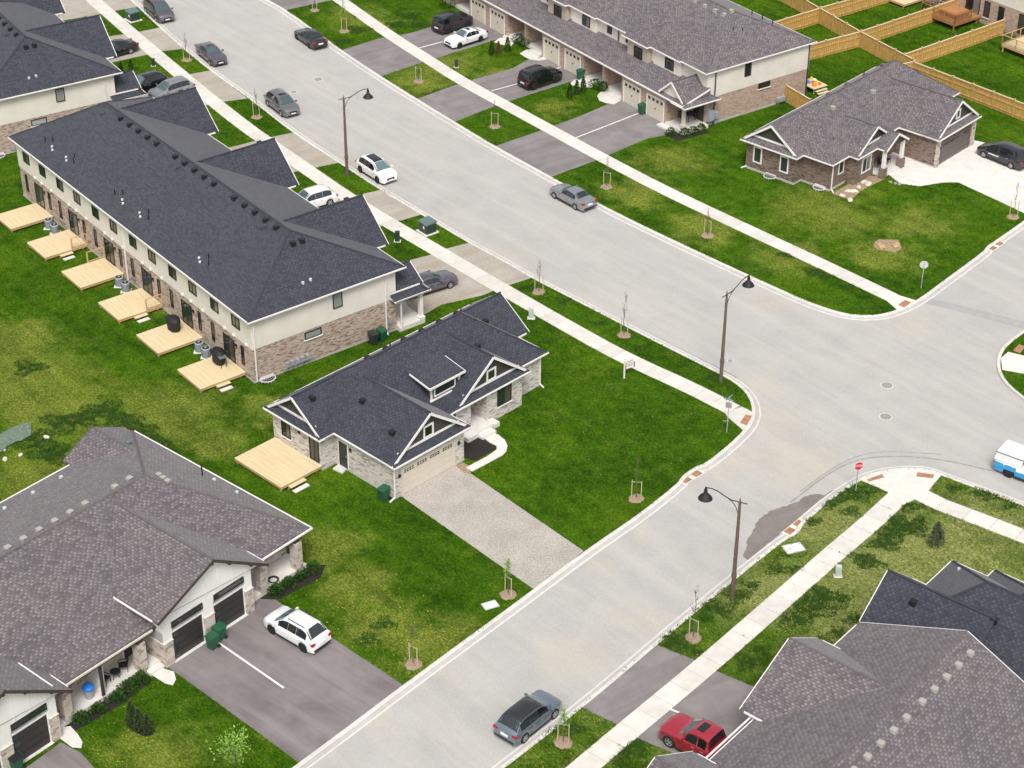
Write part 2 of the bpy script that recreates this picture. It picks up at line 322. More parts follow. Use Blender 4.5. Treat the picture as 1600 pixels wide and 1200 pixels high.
# ------------------------------------------------------------------ mesh helper
class MB:
    def __init__(s): s.v = []; s.f = []; s.m = []; s.mats = []
    def mi(s, m):
        if isinstance(m, str): m = MT[m]
        if m not in s.mats: s.mats.append(m)
        return s.mats.index(m)
    def face(s, ps, m):
        b = len(s.v); s.v += [tuple(p) for p in ps]; s.f.append(list(range(b, b + len(ps)))); s.m.append(s.mi(m)); return s
    def shell(s, vs, fs, m):
        b = len(s.v); s.v += [tuple(p) for p in vs]; k = s.mi(m)
        for f in fs: s.f.append([b + i for i in f]); s.m.append(k)
        return s
    def box(s, x0, x1, y0, y1, z0, z1, m):
        vs = [(x, y, z) for z in (z0, z1) for y in (y0, y1) for x in (x0, x1)]
        return s.shell(vs, [(0, 2, 3, 1), (4, 5, 7, 6), (0, 1, 5, 4), (2, 6, 7, 3), (0, 4, 6, 2), (1, 3, 7, 5)], m)
    def prism(s, poly, z0, z1, m, bottom=False):
        """vertical prism over a 2D polygon; z1 may be a list"""
        n = len(poly)
        area = sum(poly[i][0] * poly[(i + 1) % n][1] - poly[(i + 1) % n][0] * poly[i][1] for i in range(n))
        if area < 0: poly = poly[::-1]
        P = [Vector((p[0], p[1], 0)) for p in poly]
        vs = [(p.x, p.y, z0) for p in P] + [(p.x, p.y, z1) for p in P]
        fs = [(i, (i + 1) % n, n + (i + 1) % n, n + i) for i in range(n)]
        if z1 - z0 < 1e-6: fs = []
        s.shell(vs, fs, m)
        b = len(s.v) - 2 * n; k = s.mi(m)
        for t in tessellate_polygon([P]):
            t = list(t)
            a = (P[t[1]] - P[t[0]]).cross(P[t[2]] - P[t[0]]).z
            if a < 0: t = t[::-1]
            s.f.append([b + n + i for i in t]); s.m.append(k)
        return s
    def bar(s, a, b, wx, m, wz=None, up=Vector((0, 0, 1))):
        a, b = Vector(a), Vector(b); d = (b - a).normalized()
        if abs(d.dot(up)) > .99: up = Vector((1, 0, 0))
        x = d.cross(up).normalized(); y = x.cross(d).normalized(); wz = wz or wx
        vs = []
        for p in (a, b):
            for sx, sy in ((-1, -1), (1, -1), (1, 1), (-1, 1)): vs.append(p + x * sx * wx / 2 + y * sy * wz / 2)
        return s.shell(vs, [(3, 2, 1, 0), (4, 5, 6, 7), (0, 1, 5, 4), (1, 2, 6, 5), (2, 3, 7, 6), (3, 0, 4, 7)], m)
    def tube(s, a, b, r0, r1, m, n=8, caps=True):
        a, b = Vector(a), Vector(b); d = (b - a).normalized(); up = Vector((0, 0, 1)) if abs(d.z) < .95 else Vector((1, 0, 0))
        x = d.cross(up).normalized(); y = d.cross(x)
        vs = [a + (x * math.cos(t) + y * math.sin(t)) * r0 for t in [2 * math.pi * i / n for i in range(n)]]
        vs += [b + (x * math.cos(t) + y * math.sin(t)) * r1 for t in [2 * math.pi * i / n for i in range(n)]]
        fs = [(i, i + n, (i + 1) % n + n, (i + 1) % n) for i in range(n)]
        if caps: fs += [tuple(range(n)), tuple(range(2 * n - 1, n - 1, -1))]
        return s.shell(vs, fs, m)
    def lathe(s, prof, m, c=(0, 0, 0), n=16):
        vs = []; 
        for r, z in prof:
            for i in range(n):
                t = 2 * math.pi * i / n; vs.append((c[0] + r * math.cos(t), c[1] + r * math.sin(t), c[2] + z))
        fs = []
        for k in range(len(prof) - 1):
            for i in range(n): fs.append((k * n + i, k * n + (i + 1) % n, (k + 1) * n + (i + 1) % n, (k + 1) * n + i))
        fs.append(tuple(range((len(prof) - 1) * n, len(prof) * n)))
        return s.shell(vs, fs, m)
    def mesh(s, name, smooth=False, angle=35):
        me = bpy.data.meshes.new(name); me.from_pydata(s.v, [], s.f)
        for m in s.mats: me.materials.append(m)
        me.polygons.foreach_set('material_index', s.m)
        uvl = me.uv_layers.new(name='UVMap'); uv = []
        for p in me.polygons:
            n = p.normal
            if abs(n.z) > .995: h = Vector((1, 0, 0)); t = Vector((0, 1, 0))
            else: h = Vector((-n.y, n.x, 0)).normalized(); t = n.cross(h)
            for vi in p.vertices: c = me.vertices[vi].co; uv += [c.dot(h), c.dot(t)]
        uvl.data.foreach_set('uv', uv)
        if smooth:
            me.polygons.foreach_set('use_smooth', [True] * len(me.polygons)); me.set_sharp_from_angle(angle=math.radians(angle))
        me.update(); return me
    def build(s, name, parent=None, loc=None, rz=0, smooth=False, kind=None, label=None, angle=35):
        return link(name, s.mesh(name, smooth, angle), parent, loc, rz, kind, label)
class Pieces:
    """each shape becomes an object of its own"""
    def __init__(s): s.l = []
    def _n(s): m = MB(); s.l.append(m); return m
    def bar(s, *a, **k): s._n().bar(*a, **k); return s
    def box(s, *a): s._n().box(*a); return s
    def face(s, *a): s._n().face(*a); return s
    def build(s, name, parent=None, **k): return [m.build(name, parent, **k) for m in s.l]
def link(name, me, parent=None, loc=None, rz=0, kind=None, label=None):
    o = bpy.data.objects.new(name, me); COL.objects.link(o)
    if parent: o.parent = parent
    if loc is not None: o.location = loc
    if rz: o.rotation_euler = (0, 0, rz)
    if kind: o['kind'] = kind
    if label: o['label'] = label
    return o
def thing(name, label, cat, loc=(0, 0, 0), rz=0, group=None):
    o = bpy.data.objects.new(name, None); COL.objects.link(o); o.location = loc; o.rotation_euler = (0, 0, rz)
    o.empty_display_size = .3
    tag(o, label, cat, group); return o
def tag(o, label, cat, group=None):
    o['label'] = label; o['category'] = cat
    if group: o['group'] = group
    return o
def dup(root, loc=None, rz=None, label=None, group=None):
    r = root.copy(); COL.objects.link(r)
    if loc is not None: r.location = loc
    if rz is not None: r.rotation_euler = (0, 0, rz)
    if label: r['label'] = label
    if group: r['group'] = group
    for ch in list(root.children):
        c = ch.copy(); COL.objects.link(c); c.parent = r
        for g in ch.children:
            d = g.copy(); COL.objects.link(d); d.parent = c
    return r

# ------------------------------------------------------------------ ground and roads
def offset(poly, d):
    """open polyline shifted d to its left"""
    o = []
    for i, p in enumerate(poly):
        a = poly[max(i - 1, 0)]; b = poly[min(i + 1, len(poly) - 1)]
        t = (b - a); t.z = 0; t.normalize(); n = Vector((-t.y, t.x, 0))
        o.append(p + n * d)
    return o
def smoothline(poly, it=2):
    for _ in range(it):
        q = [poly[0]]
        for a, b in zip(poly, poly[1:]): q += [a * .75 + b * .25, a * .25 + b * .75]
        q.append(poly[-1]); poly = q
    return poly
def extend(a, b, L): d = (b - a).normalized(); return b + d * L
ZR = -.12
# edges of the lawns along the kerbs (survey points)
cL = [(206, 0), (251, 43), (286, 74), (330, 110), (400, 160), (459, 207), (530, 253), (597, 297), (659, 334), (734, 379), (800, 414), (831, 433), (900, 468), (1000, 520), (1080, 560), (1135, 588), (1158, 603), (1173, 620), (1179, 641), (1176, 657), (1165, 673), (1140, 697), (1105, 725), (1087, 731), (1067, 746), (1062, 756), (1000, 805), (950, 839), (917, 862), (836, 922), (800, 949), (632, 1072), (545, 1138), (465, 1197)]
cR = [(417, 0), (446, 16), (507, 60), (532, 79), (594, 120), (650, 155), (709, 191), (772, 229), (860, 277), (931, 317), (1000, 352), (1100, 399), (1200, 445), (1260, 472), (1307, 488), (1340, 494), (1375, 493), (1405, 485), (1437, 469), (1480, 437), (1540, 393), (1543, 386), (1560, 375), (1600, 347)]
cS = [(800, 1187), (907, 1105), (1030, 1001), (1065, 971), (1150, 901), (1200, 861), (1225, 842), (1245, 832), (1252, 818), (1262, 809), (1295, 781), (1325, 760), (1350, 745), (1380, 736), (1412, 732), (1448, 733), (1471, 741), (1530, 763), (1600, 789)]
cE = [(1600, 518), (1578, 534), (1564, 549), (1560, 568), (1564, 586), (1578, 604), (1600, 621)]
pL, pR, pS, pE = (pts(c) for c in (cL, cR, cS, cE))
pL = [extend(pL[1], pL[0], 90)] + pL + [extend(pL[-2], pL[-1], 60)]
pR = [extend(pR[1], pR[0], 90)] + pR + [extend(pR[-2], pR[-1], 70)]
pS = [extend(pS[1], pS[0], 60)] + pS + [extend(pS[-2], pS[-1], 60)]
pE = [extend(pE[1], pE[0], 60)] + pE + [extend(pE[-2], pE[-1], 60)]
for q in (pL, pR, pS, pE):
    q[1:-1] = smoothline(q[1:-1], 1)
G1 = dict(dark=(.018, .064, .0015, 1), mid=(.052, .132, .003, 1), light=(.115, .195, .008, 1), straw=(.30, .30, .075, 1))
MT['lawn_left'] = grass('lawn_left', patches=[(20, 590, 7), (90, 640, 6), (35, 530, 4), (310, 470, 4), (200, 430, 3), (500, 855, 3.2), (600, 975, 3.5), (680, 1010, 4), (560, 920, 3), (250, 1180, 4), (420, 640, 3), (60, 745, 5), (260, 640, 5), (345, 690, 3)], **G1)
MT['lawn_right'] = grass('lawn_right', patches=[(690, 100, 5), (560, 30, 4), (650, 130, 4), (1000, 300, 4), (1100, 360, 4), (880, 230, 3), (1290, 330, 6), (1440, 350, 4), (1380, 400, 4), (1050, 250, 4), (780, 120, 3), (870, 170, 2.5), (1230, 400, 4)], **G1)
G2 = dict(dark=(.032, .088, .006, 1), mid=(.085, .165, .012, 1), light=(.17, .25, .032, 1), straw=(.42, .39, .19, 1))
MT['lawn_weedy'] = grass('lawn_weedy', patches=[(1450, 880, 8), (1380, 900, 6), (1330, 960, 4), (1530, 820, 5), (1200, 920, 4), (1300, 820, 4)], base_patch=.06, **G2)
MT['field'] = grass('field_grass', base_patch=.03, **G1)
# the wide ground
MB().face([(-2500, -800, -.35), (2500, -800, -.35), (2500, 4000, -.35), (-2500, 4000, -.35)], 'field').build('ground', kind='structure')
rd = MB().face([(-170, 20, ZR), (170, 20, ZR), (170, 330, ZR), (-170, 330, ZR)], 'road').build('road', kind='structure')
def lawn(name, poly, m):
    MB().prism([(p.x, p.y) for p in poly], -.2, 0, m).build(name, kind='structure')
lawn('lawn', pL + [Vector((-140, 40, 0)), Vector((-260, 150, 0)), Vector((-260, 400, 0)), Vector((-120, 400, 0))], 'lawn_left')
lawn('lawn', pR + [Vector((230, 300, 0)), Vector((160, 400, 0)), Vector((0, 420, 0)), Vector((-60, 400, 0))], 'lawn_right')
lawn('lawn', pS + [Vector((140, 60, 0)), Vector((60, 20, 0))], 'lawn_weedy')
lawn('lawn', pE + [Vector((150, 130, 0))], 'lawn_right')
def strip(name, poly, prof, m, kind='structure', parent=None):
    """sweep a (offset, z) profile along an open polyline"""
    rows = []
    for d, z in prof:
        rows.append([Vector((p.x, p.y, z)) for p in offset(poly, d)])
    mb = MB()
    for a, b in zip(rows, rows[1:]):
        for i in range(len(a) - 1): mb.face([a[i], a[i + 1], b[i + 1], b[i]], m)
    return mb.build(name, parent, kind=kind)
def curb(poly, side):
    s = side
    strip('curb', poly, [(-.14 * s, -.1), (-.14 * s, .011), (.10 * s, .012), (.13 * s, -.02)], 'curb')
    strip('gutter', poly, [(.13 * s, -.02), (.17 * s, -.098), (.40 * s, -.108)], 'gutter')
    strip('gutter_edge', poly, [(.40 * s, -.104), (.52 * s, -.110), (.52 * s, -.2)], 'curb')
curb(pL, 1); curb(pR, -1); curb(pS, 1); curb(pE, 1)

def sheet(name, poly, m, z=.008, kind='structure', px=True, label=None):
    P = pts(poly) if px else poly
    return MB().prism([(p[0], p[1]) for p in P], -.05 if z > 0 else z - .02, z, m).build(name, kind=kind, label=label)
# left-hand drives (tan gravel over concrete) between the grass patches
def drive(poly, m, z=.008): return sheet('driveway', poly, m, z)
drive([(165, -30), (206, 0), (215, 11), (185, 16), (142, 25), (60, 38), (20, 10)], 'gravel_drive')
drive([(251, 43), (286, 76), (254, 80), (178, 97), (95, 118), (60, 84), (158, 59), (221, 49)], 'gravel_drive')
drive([(330, 110), (387, 154), (348, 159), (268, 176), (180, 185), (150, 150), (228, 129), (268, 122), (296, 116)], 'gravel_drive')
drive([(459, 207), (530, 254), (492, 262), (420, 277), (350, 283), (310, 243), (392, 222), (425, 214)], 'gravel_drive')
drive([(594, 297), (659, 335), (622, 346), (586, 356), (520, 372), (450, 340), (515, 310), (558, 305)], 'gravel_drive')
drive([(734, 379), (831, 434), (797, 445), (752, 462), (690, 476), (662, 492), (600, 500), (560, 440), (626, 410), (670, 399), (696, 389)], 'gravel_drive')
# right-hand drives (asphalt)
drive([(400, -14), (417, 0), (446, 16), (519, 0), (600, -30), (560, -60)], 'drive')
drive([(532, 79), (594, 120), (652, 100), (700, 85), (775, 62), (810, 52), (755, 18), (640, 52), (592, 60)], 'drive')
drive([(650, 155), (709, 191), (770, 167), (814, 152), (890, 128), (925, 118), (860, 74), (800, 107), (714, 132)], 'drive')
drive([(772, 229), (860, 277), (930, 251), (1010, 217), (1050, 209), (1062, 196), (975, 152), (905, 182), (842, 205)], 'drive')
for a, b in (((655, 75), (692, 65)), ((768, 142), (812, 130)), ((898, 216), (998, 177)), ((868, 108), (880, 103))):
    A, B = at(*a), at(*b); n = (B - A).normalized(); n = Vector((-n.y, n.x, 0)) * .07
    MB().prism([tuple((A + n)[:2]), tuple((A - n)[:2]), tuple((B - n)[:2]), tuple((B + n)[:2])], .005, .014, 'paint').build('painted_line', kind='structure')
# lower drives
drive([(262, 1042), (385, 948), (398, 936), (430, 937), (632, 1072), (470, 1194), (400, 1142), (297, 1067)], 'drive_b')
A, B = at(341, 1004), at(443.5, 1075); n = (B - A).normalized(); n = Vector((-n.y, n.x, 0)) * .07
MB().prism([tuple((A + n)[:2]), tuple((A - n)[:2]), tuple((B - n)[:2]), tuple((B + n)[:2])], .005, .014, 'paint').build('painted_line', kind='structure')
drive([(20, 1215), (95, 1160), (126, 1176), (150, 1203), (260, 1290), (140, 1330)], 'drive_b')
drive([(622, 772), (708, 722), (724, 733), (737, 741), (912, 861), (836, 922)], 'gravel')
drive([(712, 728), (722, 722), (738, 731), (735, 741), (724, 738)], 'dirt', .012)
drive([(1025, 1007), (1082, 1030), (1116, 1047), (1175, 1072), (1290, 1110), (1150, 1250), (1050, 1176), (990, 1151), (960, 1130), (908, 1105)], 'drive')
A, B = at(1045, 1107), at(1062, 1114); n = (B - A).normalized(); n = Vector((-n.y, n.x, 0)) * .07
MB().prism([tuple((A + n)[:2]), tuple((A - n)[:2]), tuple((B - n)[:2]), tuple((B + n)[:2])], .005, .014, 'paint').build('painted_line', kind='structure')
drive([(1372, 262), (1390, 274), (1407, 287), (1437, 291), (1475, 285), (1497, 285), (1530, 300), (1575, 321), (1600, 333), (1640, 352), (1700, 300), (1620, 240), (1516, 218), (1462, 255), (1415, 245)], 'concrete')

def sidewalk(edge_px, width, side, step, name='sidewalk', z=.02, ext=(0, 0)):
    P = pts(edge_px)
    if ext[0]: P = [extend(P[1], P[0], ext[0])] + P
    if ext[1]: P = P + [extend(P[-2], P[-1], ext[1])]
    P = smoothline(P, 1)
    # resample
    seg = []; acc = 0; Q = [P[0]]; need = step
    for a, b in zip(P, P[1:]):
        L = (b - a).length; pos = 0
        while L - pos >= need: pos += need; Q.append(a.lerp(b, pos / L)); need = step
        need -= L - pos
    Q.append(P[-1]); O = offset(Q, width * side)
    root = bpy.data.objects.new(name, None); COL.objects.link(root); root['kind'] = 'structure'
    for i in range(len(Q) - 1):
        a, b, c, d = Q[i], Q[i + 1], O[i + 1], O[i]
        t = (b - a); 
        if t.length < .3: continue
        g = t.normalized() * .012
        dz = random.uniform(-.003, .003)
        MB().prism([tuple((a + g)[:2]), tuple((b - g)[:2]), tuple((c - g)[:2]), tuple((d + g)[:2])], -.08, z + dz, 'slab').build('paving_slab', root)
    # bed under the slabs, seen in the joints
    bed = MB()
    for i in range(len(Q) - 1): bed.face([Q[i] + Vector((0, 0, .011)), Q[i + 1] + Vector((0, 0, .011)), O[i + 1] + Vector((0, 0, .011)), O[i] + Vector((0, 0, .011))], 'iron')
    bed.build('joint_bed', root)
    return root
sidewalk([(159, 0), (205, 40), (252, 80), (297, 117), (347, 158), (400, 199), (425, 216), (492, 262), (550, 302), (622, 346), (697, 389), (800, 449), (907, 510), (987, 554), (1090, 600), (1160, 636)], 1.55, -1, 1.6, ext=(60, 0))
sidewalk([(519, 0), (600, 58), (652, 91), (712, 130), (800, 178), (931, 250), (1020, 297), (1110, 340), (1200, 382), (1300, 429), (1385, 470)], 1.5, 1, 1.9, ext=(60, 0))
sidewalk([(1388, 770), (1340, 814), (1300, 847), (1240, 899), (1187, 945), (1090, 1029), (960, 1136), (887, 1197)], 1.55, 1, 1.6, ext=(0, 40))
sidewalk([(1442, 763), (1477, 781), (1530, 800), (1600, 827)], 1.5, -1, 1.9, ext=(0, 50))
# corner aprons
def apron(poly): return sheet('sidewalk', poly, 'slab', .024)
apron([(1160, 636), (1178, 645), (1176, 657), (1163, 674), (1136, 651), (1132, 644)])
apron([(1385, 470), (1360, 448), (1436, 471), (1405, 487)])
apron([(1344, 750), (1365, 740), (1412, 733), (1450, 735), (1471, 742), (1450, 768), (1440, 775), (1418, 786), (1384, 776), (1388, 769)])
sheet('sidewalk', [(1575, 550), (1600, 556), (1620, 560), (1620, 590), (1600, 584), (1566, 578), (1564, 560)], 'slab', .02)
def plate(poly, z=.03):
    q = pts(poly); cx = sum((p for p in q), Vector()) / 4
    root = bpy.data.objects.new('tactile_plate', None); COL.objects.link(root); root['kind'] = 'structure'
    mb = MB().prism([tuple(p[:2]) for p in q], .0, z, 'rust')
    for i in range(7):
        for j in range(4):
            p = q[0].lerp(q[1], (i + .5) / 7).lerp(q[3].lerp(q[2], (i + .5) / 7), (j + .5) / 4)
            mb.box(p.x - .03, p.x + .03, p.y - .03, p.y + .03, z, z + .012, 'rust')
    mb.build('plate', root)
plate([(1156, 661), (1165, 648), (1175, 650), (1167, 665)])
plate([(1403, 477), (1414, 469), (1424, 473), (1413, 481)])
plate([(1354, 750), (1378, 741), (1382, 746), (1358, 753)])
plate([(1433, 738), (1460, 742), (1457, 748), (1432, 745)])
plate([(1583, 548), (1592, 538), (1602, 542), (1594, 552)])
# road details
def mh(px, py, r=.42, z=ZR):
    p = at(px, py, z); o = thing('manhole_cover', 'round iron manhole cover', 'manhole cover', p)
    MB().lathe([(r + .06, 0), (r + .06, .006), (r, .007)], 'curb', n=24).build('collar', o)
    l = MB().lathe([(r, .007), (r - .03, .016)], 'iron', n=24)
    for i in range(-2, 3): l.box(-r * .6, r * .6, i * .13 - .02, i * .13 + .02, .014, .022, 'iron')
    l.build('lid', o); return o
tag(mh(1386, 602), 'round iron manhole cover in the middle of the crossing, farther of the pair', 'manhole cover')
tag(mh(1384, 651), 'round iron manhole cover in the crossing, nearer the stop sign', 'manhole cover')
tag(mh(497, 124), 'round manhole cover in the road just uphill of the left street lamp', 'manhole cover')
tag(mh(459, 144, .3), 'small round cover beside the grey parked wagon', 'manhole cover')
tag(mh(1141, 564, .2), 'small valve cover in the road near the middle street lamp', 'valve cover')
def basin(a, b, label):
    p = (at(*a, ZR) + at(*b, ZR)) / 2; d = at(*b, ZR) - at(*a, ZR); rz = math.atan2(d.y, d.x)
    o = thing('catch_basin', label, 'catch basin', p, rz)
    MB().box(-1.1, 1.1, -.32, .32, 0, .03, 'curb').build('basin_frame', o)
    for s in (-1, 1):
        g = MB()
        for k in range(6): g.box(s * .55 - .32 + k * .11, s * .55 - .25 + k * .11, -.24, .24, .03, .06, 'rust')
        g.box(s * .55 - .36, s * .55 + .34, -.26, .26, .025, .036, 'rust')
        g.build('grate', o)
basin((1068, 753), (1093, 738), 'catch basin with two rusty grates in the curb beside the corner lawn')
basin((1548, 390), (1564, 379), 'catch basin with two rusty grates in the upper right curb')
basin((1236, 828), (1246, 820), 'catch basin at the wet gutter by the weedy verge')
wet = [(1175, 880), (1160, 865), (1176, 825), (1195, 800), (1222, 790), (1245, 783), (1262, 772), (1280, 768), (1284, 773), (1302, 762), (1304, 766), (1285, 779), (1262, 800), (1244, 815), (1236, 822), (1205, 842), (1180, 868), (1155, 893), (1148, 892)]
wp = smoothline(pts(wet, 0), 1); wq = []
for i, p in enumerate(wp):
    q = wp[(i + 1) % len(wp)]
    for k in range(6):
        r_ = p.lerp(q, k / 6); w_ = noise.noise_vector(r_ * 2.2) * .16 + noise.noise_vector(r_ * 9) * .05; wq.append((r_.x + w_.x, r_.y + w_.y))
sheet('wet_patch', wq, 'wet', ZR + .006, px=False)
sheet('asphalt_patch', [(1268, 432), (1310, 436), (1400, 452), (1480, 470), (1600, 500), (1600, 512), (1480, 480), (1395, 462), (1300, 447), (1262, 440)], 'patch', ZR + .004)
def arc_mark(px, w_=.16, z=ZR + .004):
    P = smoothline(pts(px, z), 2); A, B = offset(P, w_ / 2), offset(P, -w_ / 2)
    mb = MB()
    for i in range(len(P) - 1): mb.face([A[i], B[i], B[i + 1], A[i + 1]], 'tyre_mark')
    mb.build('tyre_mark', rd)
arc_mark([(1235, 785), (1300, 735), (1345, 716), (1400, 712), (1470, 717), (1560, 738)])
arc_mark([(1250, 768), (1305, 728), (1350, 708), (1400, 705), (1470, 710)], .1)
arc_mark([(880, 455), (960, 500), (1060, 545), (1150, 590)], .3)

# ------------------------------------------------------------------ building kit
def fr(yaw): return -math.radians(yaw)
class Roof:
    """union of simple roof volumes, all in a house's own frame"""
    def __init__(s, shingle, cap, trim='white'):
        s.r = MB(); s.cap = MB(); s.t = Pieces(); s.sh = shingle; s.cp = cap; s.tr = trim; s.bl = []; s.k = 0
        s.g = Pieces()
    def capline(s, a, b):
        a, b = Vector(a), Vector(b); L = (b - a).length; n = max(1, int(L / .34)); d = (b - a) / n
        for i in range(n):
            p = a + d * i + Vector((0, 0, .004 + .008 * (i % 2))); s.cap.bar(p, p + d * 1.04, .19, s.cp, .02)
    def block(s, ax, x0, x1, y0, y1, ze, zr, e0=None, e1=None, rc=None, gw=.3, gm='dark_siding', fascia=True, gtr=None, ze2=None, caps=True):
        """ax: ridge axis. e0/e1: hip run (None = 45 deg in plan), 'g' = gable"""
        s.k += 1; ze -= .0017 * s.k; 
        if ax == 'x': a0, a1, b0, b1 = x0, x1, y0, y1; P = lambda a, b, z: Vector((a, b, z))
        else: a0, a1, b0, b1 = y0, y1, x0, x1; P = lambda a, b, z: Vector((b, a, z))
        rc = (b0 + b1) / 2 if rc is None else rc; half = (b1 - b0) / 2
        h0 = half if e0 is None else (0 if e0 == 'g' else e0); h1 = half if e1 is None else (0 if e1 == 'g' else e1)
        s.bl.append((ax, a0, a1, b0, b1, ze, zr, h0, h1, rc))
        g0 = a0 + gw if e0 == 'g' else a0; g1 = a1 - gw if e1 == 'g' else a1
        zb = ze - .16
        za = ze; zc = ze if ze2 is None else ze2; zb = min(za, zc) - .16; zz = {b0: za, b1: zc}
        A, B, C, D = P(g0, b0, za), P(g1, b0, za), P(g1, b1, zc), P(g0, b1, zc)
        R0 = P(g0 + h0, rc, zr); R1 = P(g1 - h1, rc, zr)
        vs = [A, B, C, D, R0, R1] + [p - Vector((0, 0, .16)) for p in (A, B, C, D)]
        fs = [(0, 1, 5, 4), (2, 3, 4, 5), (1, 2, 5), (3, 0, 4), (6, 7, 1, 0), (7, 8, 2, 1), (8, 9, 3, 2), (9, 6, 0, 3), (9, 8, 7, 6)]
        if ax == 'y': fs = [f[::-1] for f in fs]
        s.r.shell(vs, fs, s.sh)
        if caps: s.capline(R0, R1)
        if e0 != 'g' and caps: s.capline(A, R0); s.capline(D, R0)
        if e1 != 'g' and caps: s.capline(B, R1); s.capline(C, R1)
        # gable overhang + rake board + gable wall
        for e, g, a in ((e0, g0, a0), (e1, g1, a1)):
            if e != 'g': continue
            sg = 1 if a > g else -1
            for b in (b0, b1):
                q = [P(g, b, zz[b]), P(a, b, zz[b]), P(a, rc, zr), P(g, rc, zr)]
                lo = [p - Vector((0, 0, .14)) for p in q]
                s.r.shell(q + lo, [(0, 1, 2, 3), (7, 6, 5, 4), (0, 4, 5, 1), (1, 5, 6, 2), (2, 6, 7, 3), (3, 7, 4, 0)], s.sh)
                e_ = Vector((0, 0, -.10)); o_ = P(a + sg * .025, b, zz[b]) ; o2 = P(a + sg * .025, rc, zr)
                s.t.bar(o_ + e_, o2 + e_, .05, s.tr, .19)
            if ax == 'x' or True:
                w_ = g + sg * .012
                tri = [P(w_, b0 + .12, za - .12), P(w_, b1 - .12, zc - .12), P(w_, rc, zr - .12)]
                s.g.face(tri if (sg > 0) == (ax == 'x') else tri[::-1], gm)
            s.t.bar(P(g - .1 * sg, rc, zr + .03), P(a + sg * .02, rc, zr + .03), .1, s.cp, .05)
        if fascia:
            gt = .075
            def gut(p, q, n):  # gutter box
                p, q = Vector(p), Vector(q); m = (n * gt / 2)
                s.t.bar(p + m - Vector((0, 0, .07)), q + m - Vector((0, 0, .07)), gt, gtr or s.tr, .11)
            nb = P(0, 1, 0)
            gut(P(g0, b0, ze), P(g1, b0, ze), -nb); gut(P(g0, b1, zc), P(g1, b1, zc), nb)
            na = P(1, 0, 0)
            if e1 != 'g': gut(P(g1, b0 - gt, ze), P(g1, b1 + gt, ze), na)
            if e0 != 'g': gut(P(g0, b0 - gt, ze), P(g0, b1 + gt, ze), -na)
    def z(s, x, y):
        best = 0
        for ax, a0, a1, b0, b1, ze, zr, h0, h1, rc in s.bl:
            a, b = (x, y) if ax == 'x' else (y, x)
            if not (a0 <= a <= a1 and b0 <= b <= b1): continue
            t = (b - b0) / (rc - b0) if b < rc else (b1 - b) / (b1 - rc)
            if h0: t = min(t, (a - a0) / h0)
            if h1: t = min(t, (a1 - a) / h1)
            best = max(best, ze + (zr - ze) * t)
        return best
    def skirt(s, side, p, q, c0, c1, ze, h, ins, slope, depth=1.4):
        """low hipped strip of roof in front of a gable. side 'x+','x-','y+','y-': p = eave line, q = gable wall line"""
        s.k += 1; ze -= .004 + .0017 * s.k; sg = 1 if p > q else -1; k = h / slope; b = q - sg * depth
        P = (lambda a, c, z: Vector((a, c, z))) if side[0] == 'x' else (lambda a, c, z: Vector((c, a, z)))
        f0 = q; top = ze + h
        A, B = P(p, c0, ze), P(p, c1, ze); C, D = P(f0, c0 + k, top), P(f0, c1 - k, top)
        E, F = P(b, c0, ze), P(b, c1, ze); G, H = P(b, c0 + k, top), P(b, c1 - k, top)
        s.r.shell([A, B, D, C, E, F, H, G], [(0, 1, 2, 3), (4, 0, 3, 7), (1, 5, 6, 2), (3, 2, 6, 7)], s.sh)
        s.r.shell([A, B, P(p, c0, ze - .16), P(p, c1, ze - .16), P(b, c0, ze - .16), P(b, c1, ze - .16), E, F], [(0, 2, 3, 1), (2, 4, 5, 3), (0, 6, 4, 2), (1, 3, 5, 7)], s.sh)
        gt = .075; n = P(sg, 0, 0); m = P(0, 1, 0); d7 = Vector((0, 0, .07))
        s.t.bar(A + n * gt / 2 - d7 - m * gt, B + n * gt / 2 - d7 + m * gt, gt, s.tr, .11)
        s.t.bar(A - m * gt / 2 - d7, E - m * gt / 2 - d7, gt, s.tr, .11); s.t.bar(B + m * gt / 2 - d7, F + m * gt / 2 - d7, gt, s.tr, .11)
        s.capline(A, C); s.capline(B, D)
    def dutch(s, side, p, wall, inner, c0, c1, ze, zr, sk0=None, sk1=None, h=.45, rc=None, gm='dark_siding', win=None):
        """gable with a roof skirt under it"""
        sg = 1 if p > wall else -1; ax = side[0]
        gl, go = (inner, wall + sg * .3) if sg > 0 else (wall + sg * .3, inner)
        e = dict(e0=.01, e1='g') if sg > 0 else dict(e0='g', e1=.01)
        if ax == 'x': s.block('x', gl, go, c0, c1, ze, zr, rc=rc, gm=gm, **e)
        else: s.block('y', c0, c1, gl, go, ze, zr, rc=rc, gm=gm, **e)
        sk0 = c0 if sk0 is None else sk0; sk1 = c1 if sk1 is None else sk1
        slope = (zr - ze) / ((c1 - c0) / 2)
        s.skirt(side, p, wall, sk0, sk1, ze, h, 0, slope)
        # trim board along the foot of the gable
        k = (h + .02) / slope; P = (lambda a, c, z: Vector((a, c, z))) if ax == 'x' else (lambda a, c, z: Vector((c, a, z)))
        s.t.bar(P(wall + sg * .04, c0 + k + .1, ze + h + .08), P(wall + sg * .04, c1 - k - .1, ze + h + .08), .05, s.tr, .17)
    def finish(s, house):
        rf = s.r.build('roof', house)
        if s.cap.f: s.cap.build('ridge_cap', rf, kind='stuff')
        s.t.build('fascia', rf)
        s.g.build('gable_wall', house)
        s.obj = rf; return rf
